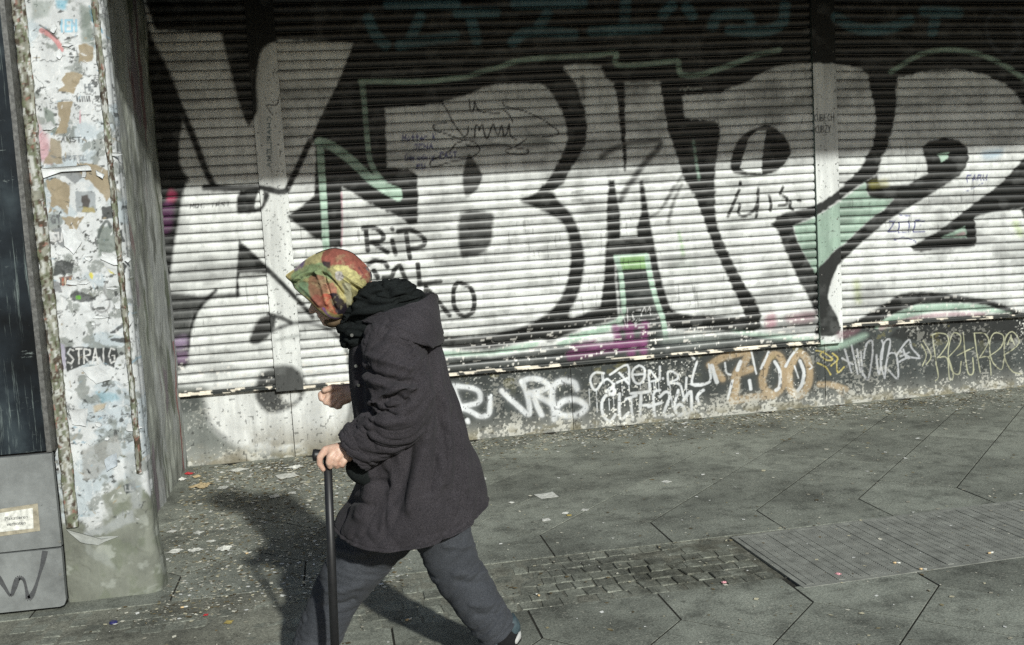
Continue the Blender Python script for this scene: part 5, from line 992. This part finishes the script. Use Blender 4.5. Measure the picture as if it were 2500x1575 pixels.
# ---- coat
n, NR = 240, 220
lv = [(818, 1290, 1185, 1207, 0.252, 0.055), (826, 1268, 1183, 1192, 0.250, 0.050), (850, 1233, 1178, 1168, 0.246, 0.035), (868, 1186, 1166, 1118, 0.242, 0.018), (876, 1120, 1150, 1080, 0.238, 0.006), (869, 1040, 1133, 1026, 0.230, 0.0), (859, 960, 1111, 965, 0.222, 0.0), (855, 890, 1091, 906, 0.215, 0.0), (857, 830, 1074, 846, 0.208, 0.0), (866, 795, 1056, 800, 0.190, 0.0), (884, 772, 1032, 764, 0.150, 0.0), (905, 755, 1000, 738, 0.095, 0.0)]
V, F = sag_loft(lv, NR, n, expo=2.25)
strokes = [([(1050, 960), (1042, 1060), (1015, 1160), (995, 1240)], 16, 0.010), ([(1085, 990), (1092, 1080), (1085, 1180)], 13, 0.009), ([(1118, 1040), (1135, 1110), (1140, 1190)], 11, 0.007), ([(1000, 1090), (985, 1160), (955, 1230)], 14, -0.010), ([(1068, 980), (1068, 1080), (1050, 1200)], 9, -0.009), ([(1104, 1010), (1114, 1100), (1113, 1200)], 8, -0.007),
           ([(905, 1150), (900, 1200), (880, 1260)], 14, 0.010), ([(935, 1160), (925, 1230), (915, 1290)], 10, -0.007), ([(870, 1170), (900, 1172), (935, 1185)], 9, -0.008), ([(858, 1222), (880, 1225), (905, 1235)], 8, -0.007), ([(1030, 850), (1062, 960), (1080, 1050)], 7, -0.004), ([(880, 800), (876, 900), (882, 1000)], 5, -0.006)]
V = fold(V, F, strokes, True, 0.006, (9, 5), 301)
V = crease(V, F, NR, n, 1.9, 0.30, 0.016, 302, 0.25, 5); V = crease(V, F, NR, n, 3.0, 0.9, 0.005, 303, -0.3, 5)
hem = project(V[:n])                                       # stitched hem band
th = np.linspace(0, 2 * math.pi, n, endpoint=False)
V2 = V.copy().reshape(NR, n, 3); N2 = normals(V, F).reshape(NR, n, 3)
for i_, k_ in enumerate((0.002, 0.005, 0.006, 0.006, 0.006, 0.0055, 0.005, 0.003, -0.002, -0.002)): V2[i_] += N2[i_] * k_
inner = []
for i, (r_, k) in enumerate(((0, 0.0035), (4, 0.012), (16, 0.03), (32, 0.05))): inner.append(V2[r_] - N2[r_] * k + np.array([0, 0, 0.004]))
Vc = np.concatenate([np.concatenate(inner[::-1]), V2.reshape(-1, 3)]); Fc = grid_faces(NR + 4, n, wrap=True)
Vc, Fc = cap(Vc, Fc, n, True, True)
coat = to_mesh('coat', Vc, Fc, 'coat_wool')
# near sleeve with turned cuff
V, F = tube_loft([(955, 788, 3.290, 0.055), (955, 815, 3.260, 0.088), (962, 860, 3.230, 0.102), (972, 920, 3.205, 0.103), (983, 978, 3.190, 0.098), (968, 1028, 3.195, 0.092), (925, 1060, 3.210, 0.084), (885, 1086, 3.225, 0.076), (864, 1101, 3.232, 0.070)], 180, 112, 0.86)
V = fold(V, F, [([(900, 868), (950, 884), (1000, 900)], 8, 0.008), ([(893, 905), (950, 926), (1014, 934)], 7, -0.012), ([(893, 920), (950, 942), (1010, 946)], 8, 0.008), ([(905, 985), (960, 955), (1010, 950)], 8, 0.010), ([(930, 975), (960, 968), (995, 980)], 6, -0.012), ([(895, 1010), (930, 1005), (965, 1015)], 7, -0.010), ([(900, 1020), (940, 1030), (985, 1025)], 8, 0.008), ([(890, 1045), (900, 1070), (915, 1095)], 6, -0.006), ([(1000, 830), (1030, 900), (1048, 970)], 7, 0.006), ([(925, 830), (960, 835), (1000, 850)], 9, -0.006)], True, 0.006, (10, 10), 311)
V = crease(V, F, 180, 112, 1.3, 1.5, 0.018, 312, 0.5, 5, lambda t: 0.35 + 0.65 * np.exp(-((t - 0.58) / 0.2) ** 2)); V = crease(V, F, 180, 112, 2.2, 2.6, 0.007, 313, 0.4, 6)
q0 = V.reshape(180, 112, 3); Ns = normals(V, F).reshape(180, 112, 3)
for i in range(154, 180): q0[i] += Ns[i] * 0.006
inr = np.concatenate([q0[179] - Ns[179] * 0.006, q0[168] - Ns[168] * 0.016, q0[140] - Ns[140] * 0.022]); Vs = np.concatenate([q0.reshape(-1, 3), inr]); Fs = grid_faces(183, 112, wrap=True)
Vs, Fs = cap(Vs, Fs, 112, True, True); to_mesh('sleeve', Vs, Fs, 'coat_wool')
# far sleeve
V, F = tube_loft([(955, 800, 3.540, 0.06), (962, 850, 3.600, 0.085), (985, 930, 3.630, 0.08), (975, 978, 3.640, 0.075), (925, 970, 3.630, 0.066), (878, 960, 3.620, 0.056)], 40, 32, 0.9)
V, F = cap(V, F, 32); to_mesh('sleeve', V, F, 'coat_wool')
# hood lying on the back
V, F = sag_loft([(905, 800, 1028, 775, 0.12, 0), (888, 788, 1046, 742, 0.150, 0), (874, 775, 1056, 718, 0.168, 0), (868, 772, 1061, 715, 0.178, 0), (866, 775, 1068, 735, 0.204, 0.0), (868, 778, 1075, 772, 0.234, 0.0), (876, 780, 1079, 812, 0.256, 0.004), (890, 781, 1078, 838, 0.258, 0.008), (920, 788, 1060, 832, 0.200, 0.0), (950, 795, 1035, 815, 0.10, 0)], 110, 160, expo=2.1)
V = fold(V, F, [([(900, 785), (960, 790), (1010, 800), (1050, 815)], 7, -0.006), ([(930, 790), (1000, 784), (1060, 760)], 6, 0.006), ([(985, 790), (1030, 800), (1062, 800)], 7, 0.006), ([(900, 776), (980, 776), (1050, 745)], 4, 0.005)], True, 0.005, (12, 12), 321)
V = crease(V, F, 110, 160, 1.6, 0.9, 0.009, 322, 0.6, 5)
V, F = cap(V, F, 160, True, True); to_mesh('hood', V, F, 'coat_wool')
# black scarf wound round the neck
V, F = sag_loft([(846, 852, 872, 848, 0.03, 0), (834, 838, 900, 838, 0.085, 0), (824, 812, 985, 812, 0.128, 0), (826, 788, 1032, 780, 0.148, 0), (828, 758, 1042, 742, 0.150, 0), (852, 722, 1036, 722, 0.142, 0), (876, 702, 1014, 700, 0.120, 0), (900, 692, 990, 686, 0.085, 0), (925, 691, 972, 684, 0.035, 0)], 120, 150, expo=2.0)
V = fold(V, F, [([(850, 740), (900, 720), (960, 715), (1020, 735)], 9, 0.009), ([(848, 765), (900, 745), (960, 740), (1030, 752)], 7, -0.010), ([(840, 790), (880, 765), (950, 760), (1035, 770)], 8, 0.009), ([(835, 815), (850, 790), (880, 778)], 7, -0.009), ([(930, 694), (944, 705), (950, 720)], 7, -0.012), ([(900, 700), (930, 705), (940, 690)], 8, 0.006), ([(965, 690), (1000, 700), (1030, 715)], 8, 0.006), ([(870, 700), (862, 730), (850, 760)], 6, -0.008)], True, 0.008, (14, 18), 331)
V = crease(V, F, 120, 150, 1.2, 2.0, 0.020, 332, 0.8, 4)
V, F = cap(V, F, 150, True, True); to_mesh('neck_scarf', V, F, 'black_wool')
V, F = tube_loft([(885, 1105, 3.320, 0.025), (878, 1125, 3.290, 0.042), (880, 1148, 3.280, 0.044), (900, 1165, 3.290, 0.034), (915, 1168, 3.320, 0.018)], 26, 26, 0.8)
V = fold(V, F, [], False, 0.006, (20, 20), 341); V, F = cap(V, F, 26); to_mesh('black_cloth', V, F, 'black_wool')  # plain dark cloth shape below the near cuff
# hanging lining corner behind the hem
a = [on_y(*p, 3.580) for p in ((952, 1300), (1012, 1288), (1010, 1312), (1001, 1346), (988, 1338), (965, 1316))]
Vl = np.array(a + [p + np.array([0.0, 0.012, 0]) for p in a]); Fl = [tuple(range(6)), tuple(range(11, 5, -1))] + [(i, (i + 1) % 6, 6 + (i + 1) % 6, 6 + i) for i in range(6)]
to_mesh('coat_lining', Vl, Fl, 'black_wool', smooth=False)
for px, py in ((861, 818), (871, 893), (877, 940)):
    c = on_y(px, py, PY - 0.115); me = MB().tube([c - PO + np.array([0, 0.004, 0]), c - PO + np.array([-0.003, -0.006, 0])], 0.0055, 12).mesh('button'); link('button', me, M['button_metal'], per, (0, 0, 0))

# ---- headscarf, open towards the face
out = [(697, 674), (720, 656), (743, 636), (769, 620), (791, 611), (814, 606), (838, 609), (862, 618), (886, 639), (901, 656), (908, 672), (905, 690), (893, 706), (880, 722), (872, 745), (858, 765), (842, 775), (832, 777), (818, 778), (800, 771), (781, 757), (762, 738), (746, 724), (732, 713), (720, 703), (712, 690)]
op_ = np.array([0.0, 0, 0, 0, 0, 0, 0, 0, 0, 0, 0, 0, 0, 0, 0, 0, 0.1, 0.3, 0.6, 0.9, 1, 1, 1, 1, 0.8, 0.35])
SG = 8; oc = smooth_pts(np.array(out), True, SG); opn = np.interp(np.arange(len(oc)) / SG, np.arange(27), np.append(op_, op_[0]))
cen = np.array([826.0, 692.0]); m = len(oc); V = []; seq = []
for s_ in np.linspace(0.0, 1.0, 36): seq.append((s_, -1, 0.0))
for k_ in (0.25, 0.5, 0.75): seq.append((1.0, 0, k_))
for s_ in np.linspace(1.0, 0.0, 36): seq.append((s_, 1, 0.0))
for s_, sd_, k_ in seq:
    dome = max(1 - s_ ** 2.3, 0.0) ** 0.55
    for i in range(m):
        o_ = opn[i]; thin = 1 - 0.5 * float(sstep(775, 698, oc[i][0])) * s_
        if sd_: sc_ = max(s_, 0.003); yf = sd_ * ((1 - o_) * dome + o_ * (0.72 + 0.28 * dome))
        else: sc_ = 1 - o_ * 0.55 * math.sin(k_ * math.pi); yf = o_ * 0.72 * (2 * k_ - 1) + (1 - o_) * (k_ - 0.5) * 0.01
        pxy = cen + (oc[i] - cen) * sc_; w = on_y(pxy[0], pxy[1], PY); V.append((w[0], PY + 0.112 * thin * yf, w[2]))
V = np.array(V); nt_ = len(seq); F = grid_faces(nt_, m, wrap=True)
V = fold(V, F, [([(716, 694), (740, 676), (770, 670)], 3.5, -0.006), ([(720, 684), (745, 668), (775, 664)], 5, 0.005), ([(786, 668), (796, 695), (808, 730), (822, 758)], 4, -0.008), ([(795, 672), (815, 690), (840, 720)], 4, -0.007), ([(776, 668), (788, 700), (798, 740)], 6, 0.006), ([(830, 668), (850, 682), (880, 700)], 4, 0.004), ([(836, 676), (856, 692), (876, 706)], 3, -0.005), ([(840, 690), (852, 712), (852, 740)], 5, 0.007), ([(735, 700), (755, 718), (780, 745)], 4, 0.004), ([(760, 640), (790, 650), (820, 668)], 6, 0.003), ([(862, 650), (880, 668), (888, 690)], 4, -0.003)], True, 0.0016, (26, 26), 351)
SCF = Paint()
for pts, c_ in (([(690, 674), (725, 652), (722, 664), (712, 686)], (196, 178, 96)), ([(720, 652), (750, 632), (746, 644), (722, 664)], (120, 100, 135)), ([(745, 640), (770, 618), (800, 606), (788, 640), (760, 646)], (190, 178, 110)),
        ([(784, 626), (800, 606), (820, 600), (848, 606), (870, 616), (892, 642), (905, 660), (908, 685), (893, 697), (880, 682), (862, 664), (845, 648), (825, 643), (805, 648), (786, 641)], (164, 82, 62)),
        ([(718, 664), (760, 645), (785, 640), (800, 655), (815, 682), (790, 672), (760, 672), (720, 696), (710, 686)], (138, 160, 104)), ([(718, 694), (757, 688), (760, 722), (738, 716)], (118, 150, 106)), ([(757, 674), (790, 672), (802, 702), (786, 718), (758, 720)], (150, 104, 70)), ([(795, 690), (815, 690), (824, 712), (806, 716)], (188, 120, 86)),
        ([(784, 720), (808, 714), (824, 756), (810, 764), (794, 746)], (196, 84, 46)), ([(758, 722), (785, 718), (796, 758), (766, 738)], (158, 82, 60)), ([(806, 714), (845, 724), (856, 768), (826, 766)], (46, 36, 52)), ([(814, 650), (846, 648), (872, 666), (895, 690), (886, 718), (862, 702), (846, 686), (830, 668)], (212, 202, 118)),
        ([(822, 690), (836, 692), (848, 722), (842, 732), (826, 712)], (196, 182, 104)), ([(834, 690), (852, 690), (858, 730), (850, 748), (842, 720)], (186, 182, 140)), ([(818, 660), (834, 662), (838, 680), (824, 680)], (186, 180, 176)), ([(785, 635), (806, 640), (804, 653), (793, 647)], (58, 46, 52)), ([(890, 650), (912, 668), (908, 700), (898, 690), (903, 668)], (110, 110, 116))):
    SCF.poly(pts, lin(c_), 1.8, 1.0, wob=2.4)
for L, w, c_ in (([(756, 734), (781, 757), (800, 771), (822, 779), (842, 777)], 5, (190, 170, 72)), ([(790, 748), (800, 764), (814, 773), (834, 776)], 4.5, (140, 84, 180)), ([(716, 694), (740, 676), (775, 668)], 2.2, (60, 75, 55)), ([(786, 668), (796, 695), (808, 730)], 2, (70, 48, 40)), ([(835, 668), (860, 684), (882, 696)], 2, (90, 84, 50)), ([(830, 676), (856, 692), (880, 704)], 1.6, (90, 84, 50)), ([(800, 755), (818, 764), (835, 765)], 3, (190, 165, 70)), ([(875, 652), (884, 668), (880, 678)], 4, (120, 58, 56))): SCF.line(L, w, lin(c_), 1.4, 0.9)
C = SCF.apply(project(V * np.array([1, 0, 1]) + np.array([0, PY, 0])), np.repeat(lin((168, 160, 96))[None, :], len(V), 0))
g_ = C.mean(1, keepdims=True); C = (g_ + (C - g_) * 0.76) * 0.96
fl_ = sstep(0.60, 0.66, fbm(V[:, 0] * 75, V[:, 2] * 75, 362, 4)); C = C + (lin((96, 84, 56)) - C) * (0.25 * fl_)[:, None]; fl_ = sstep(0.62, 0.67, fbm(V[:, 0] * 60, V[:, 2] * 60, 363, 4)); C = C + (lin((205, 196, 150)) - C) * (0.22 * fl_)[:, None]
C *= (0.72 + 0.55 * fbm(V[:, 0] * 160, V[:, 2] * 160, 361, 3))[:, None]
to_mesh('headscarf', V, F, 'scarf_cloth', col=C)
V, F = tube_loft([(793, 781, PY, 0.010), (803, 785, PY, 0.017), (816, 786, PY, 0.020), (832, 782, PY, 0.018), (845, 775, PY, 0.010)], 24, 20, 2.2)
V = fold(V, F, [], False, 0.003, (60, 60), 371); nV = len(V); V, F = cap(V, F, 20)
to_mesh('scarf_knot', V, F, 'scarf_cloth', col=np.repeat(lin((96, 80, 60))[None, :], len(V), 0) * (0.7 + 0.6 * fbm(V[:, 0] * 120, V[:, 2] * 120, 372, 3))[:, None])

# ---- trousers
V1, F1 = tube_loft([(1035, 1200, 3.380, 0.125), (1060, 1250, 3.350, 0.118), (1085, 1320, 3.340, 0.098), (1120, 1400, 3.330, 0.089), (1162, 1465, 3.325, 0.081), (1200, 1520, 3.320, 0.074), (1216, 1544, 3.320, 0.069)], 150, 96, 1.0)
V1 = fold(V1, F1, [([(1070, 1290), (1110, 1300), (1140, 1290)], 8, -0.007), ([(1085, 1330), (1130, 1335), (1165, 1325)], 8, 0.006), ([(1110, 1400), (1150, 1400), (1190, 1395)], 8, 0.005), ([(1120, 1420), (1165, 1425), (1205, 1415)], 7, -0.005), ([(1150, 1475), (1190, 1478), (1225, 1465)], 7, 0.005), ([(1165, 1500), (1205, 1500), (1240, 1490)], 7, -0.005)], True, 0.005, (12, 12), 381)
V1 = crease(V1, F1, 150, 96, 0.8, 2.2, 0.007, 382, 0.9, 5); V1 = crease(V1, F1, 150, 96, 1.4, 4.5, 0.0025, 383, -0.8, 6)
ins = V1.reshape(150, 96, 3); Nn = normals(V1, F1).reshape(150, 96, 3); V1 = np.concatenate([V1, ins[149] - Nn[149] * 0.006, ins[140] - Nn[140] * 0.014]); F1 = grid_faces(152, 96, wrap=True); V1, F1 = cap(V1, F1, 96)
V2_, F2 = tube_loft([(1010, 1200, 3.460, 0.125), (960, 1265, 3.480, 0.125), (905, 1325, 3.500, 0.122), (862, 1390, 3.510, 0.103), (824, 1450, 3.520, 0.089), (796, 1510, 3.520, 0.084), (774, 1570, 3.520, 0.082), (750, 1632, 3.520, 0.080)], 150, 96, 0.95)
V2_ = fold(V2_, F2, [([(820, 1340), (880, 1350), (940, 1335)], 9, 0.007), ([(815, 1365), (870, 1372), (915, 1360)], 8, -0.006), ([(800, 1440), (840, 1440), (880, 1425)], 8, 0.006), ([(790, 1480), (830, 1478), (865, 1465)], 8, -0.006)], True, 0.005, (12, 12), 391)
V2_ = crease(V2_, F2, 150, 96, 0.8, 2.2, 0.007, 392, 0.9, 5); V2_ = crease(V2_, F2, 150, 96, 1.4, 4.5, 0.0025, 393, -0.8, 6)
V2_, F2 = cap(V2_, F2, 96)
to_mesh('trousers', np.concatenate([V1, V2_]), list(F1) + [tuple(i + len(V1) for i in f) for f in F2], 'trouser_cloth')

# ---- shoes (toe towards -x)
def shoe(heel, ball, toe, yc, lab):
    h, b, t_ = [np.array((p[0], yc, p[1])) for p in (heel, ball, toe)]
    st_ = [(h + (h - b) * 0.12, 0.018, 0.030, 0.045), (h, 0.036, 0.034, 0.085), (h * 0.72 + b * 0.28, 0.038, 0.032, 0.098), (h * 0.4 + b * 0.6, 0.042, 0.030, 0.078), (b, 0.048, 0.026, 0.058), (b * 0.45 + t_ * 0.55, 0.046, 0.024, 0.046), (t_, 0.030, 0.022, 0.030), (t_ + (t_ - b) * 0.10, 0.010, 0.018, 0.014)]
    def ringset(z0f, z1f, grow):
        V = []; n_ = 22
        for c_, hw, sole, ht in st_:
            for k in range(n_):
                a_ = 2 * math.pi * k / n_; ca, sa = math.cos(a_), math.sin(a_)
                zz_ = z0f * sole + (z1f(sole, ht) - z0f * sole) * (0.5 + 0.5 * np.sign(sa) * abs(sa) ** 0.7)
                V.append(c_ + np.array([0, (hw + grow) * np.sign(ca) * abs(ca) ** 0.6, zz_]))
        return cap(np.array(V), grid_faces(len(st_), n_, wrap=True), n_)
    def put(name, VF, mat, par): 
        V, F = VF; return to_mesh(name, V, F, mat, par)
    up = put('shoe', ringset(0.85, lambda s, h_: h_ + 0.012, 0.0), 'shoe_teal', per); up['label'] = lab
    put('sole', ringset(0.0, lambda s, h_: s * 1.0, 0.004), 'shoe_white', up)
    return up
foot = on_y(1246, 1572, 3.320)
shoe((foot[0] + 0.02, 0.105), (foot[0] - 0.115, 0.012), (foot[0] - 0.205, 0.001), 3.320, 'teal trainer with white sole, heel lifted')
foot = on_y(745, 1655, 3.520)
shoe((foot[0] + 0.03, 0.001), (foot[0] - 0.12, 0.001), (foot[0] - 0.205, 0.006), 3.520, 'teal trainer with white sole, flat on the ground')
V, F = tube_loft([(1214, 1536, 3.320, 0.058), (1232, 1556, 3.320, 0.056), (1243, 1574, 3.320, 0.050)], 12, 28, 0.85); V, F = cap(V, F, 28); to_mesh('sock', V, F, 'sock_dark')

# ================================================================== walking stick
ct = on_y(799, 1112, NH); 
tip = on_ground(823, 1712)
cane = empty('walking_stick', (tip[0], tip[1], 0), 'black walking stick held upright in the left hand of the stooped person', 'walking stick')
CO_ = np.array(cane.location)
sh = MB().tube([ct + np.array([0, 0, -0.012]) - CO_, (tip + (ct - tip) * 0.5) - CO_, (tip + (ct - tip) * 0.04) - CO_], [0.0135, 0.0145, 0.0145], 20).mesh('shaft', True); link('shaft', sh, M['cane_black'], cane, (0, 0, 0))
hd_ = [on_y(x, y, NH) - CO_ for x, y in ((762, 1111), (764, 1111), (770, 1111), (782, 1110), (800, 1109), (822, 1111), (840, 1117), (846, 1120))]
link('handle', MB().tube(hd_, [0.004, 0.0185, 0.0195, 0.0165, 0.0150, 0.0150, 0.013, 0.006], 20).mesh('handle', True), M['cane_black'], cane, (0, 0, 0))
link('ferrule', MB().tube([(0, 0, 0.0005), (0, 0, 0.008), (tip + (ct - tip) * 0.06) - CO_], [0.019, 0.018, 0.0165], 20).mesh('ferrule', True), M['rubber'], cane, (0, 0, 0))
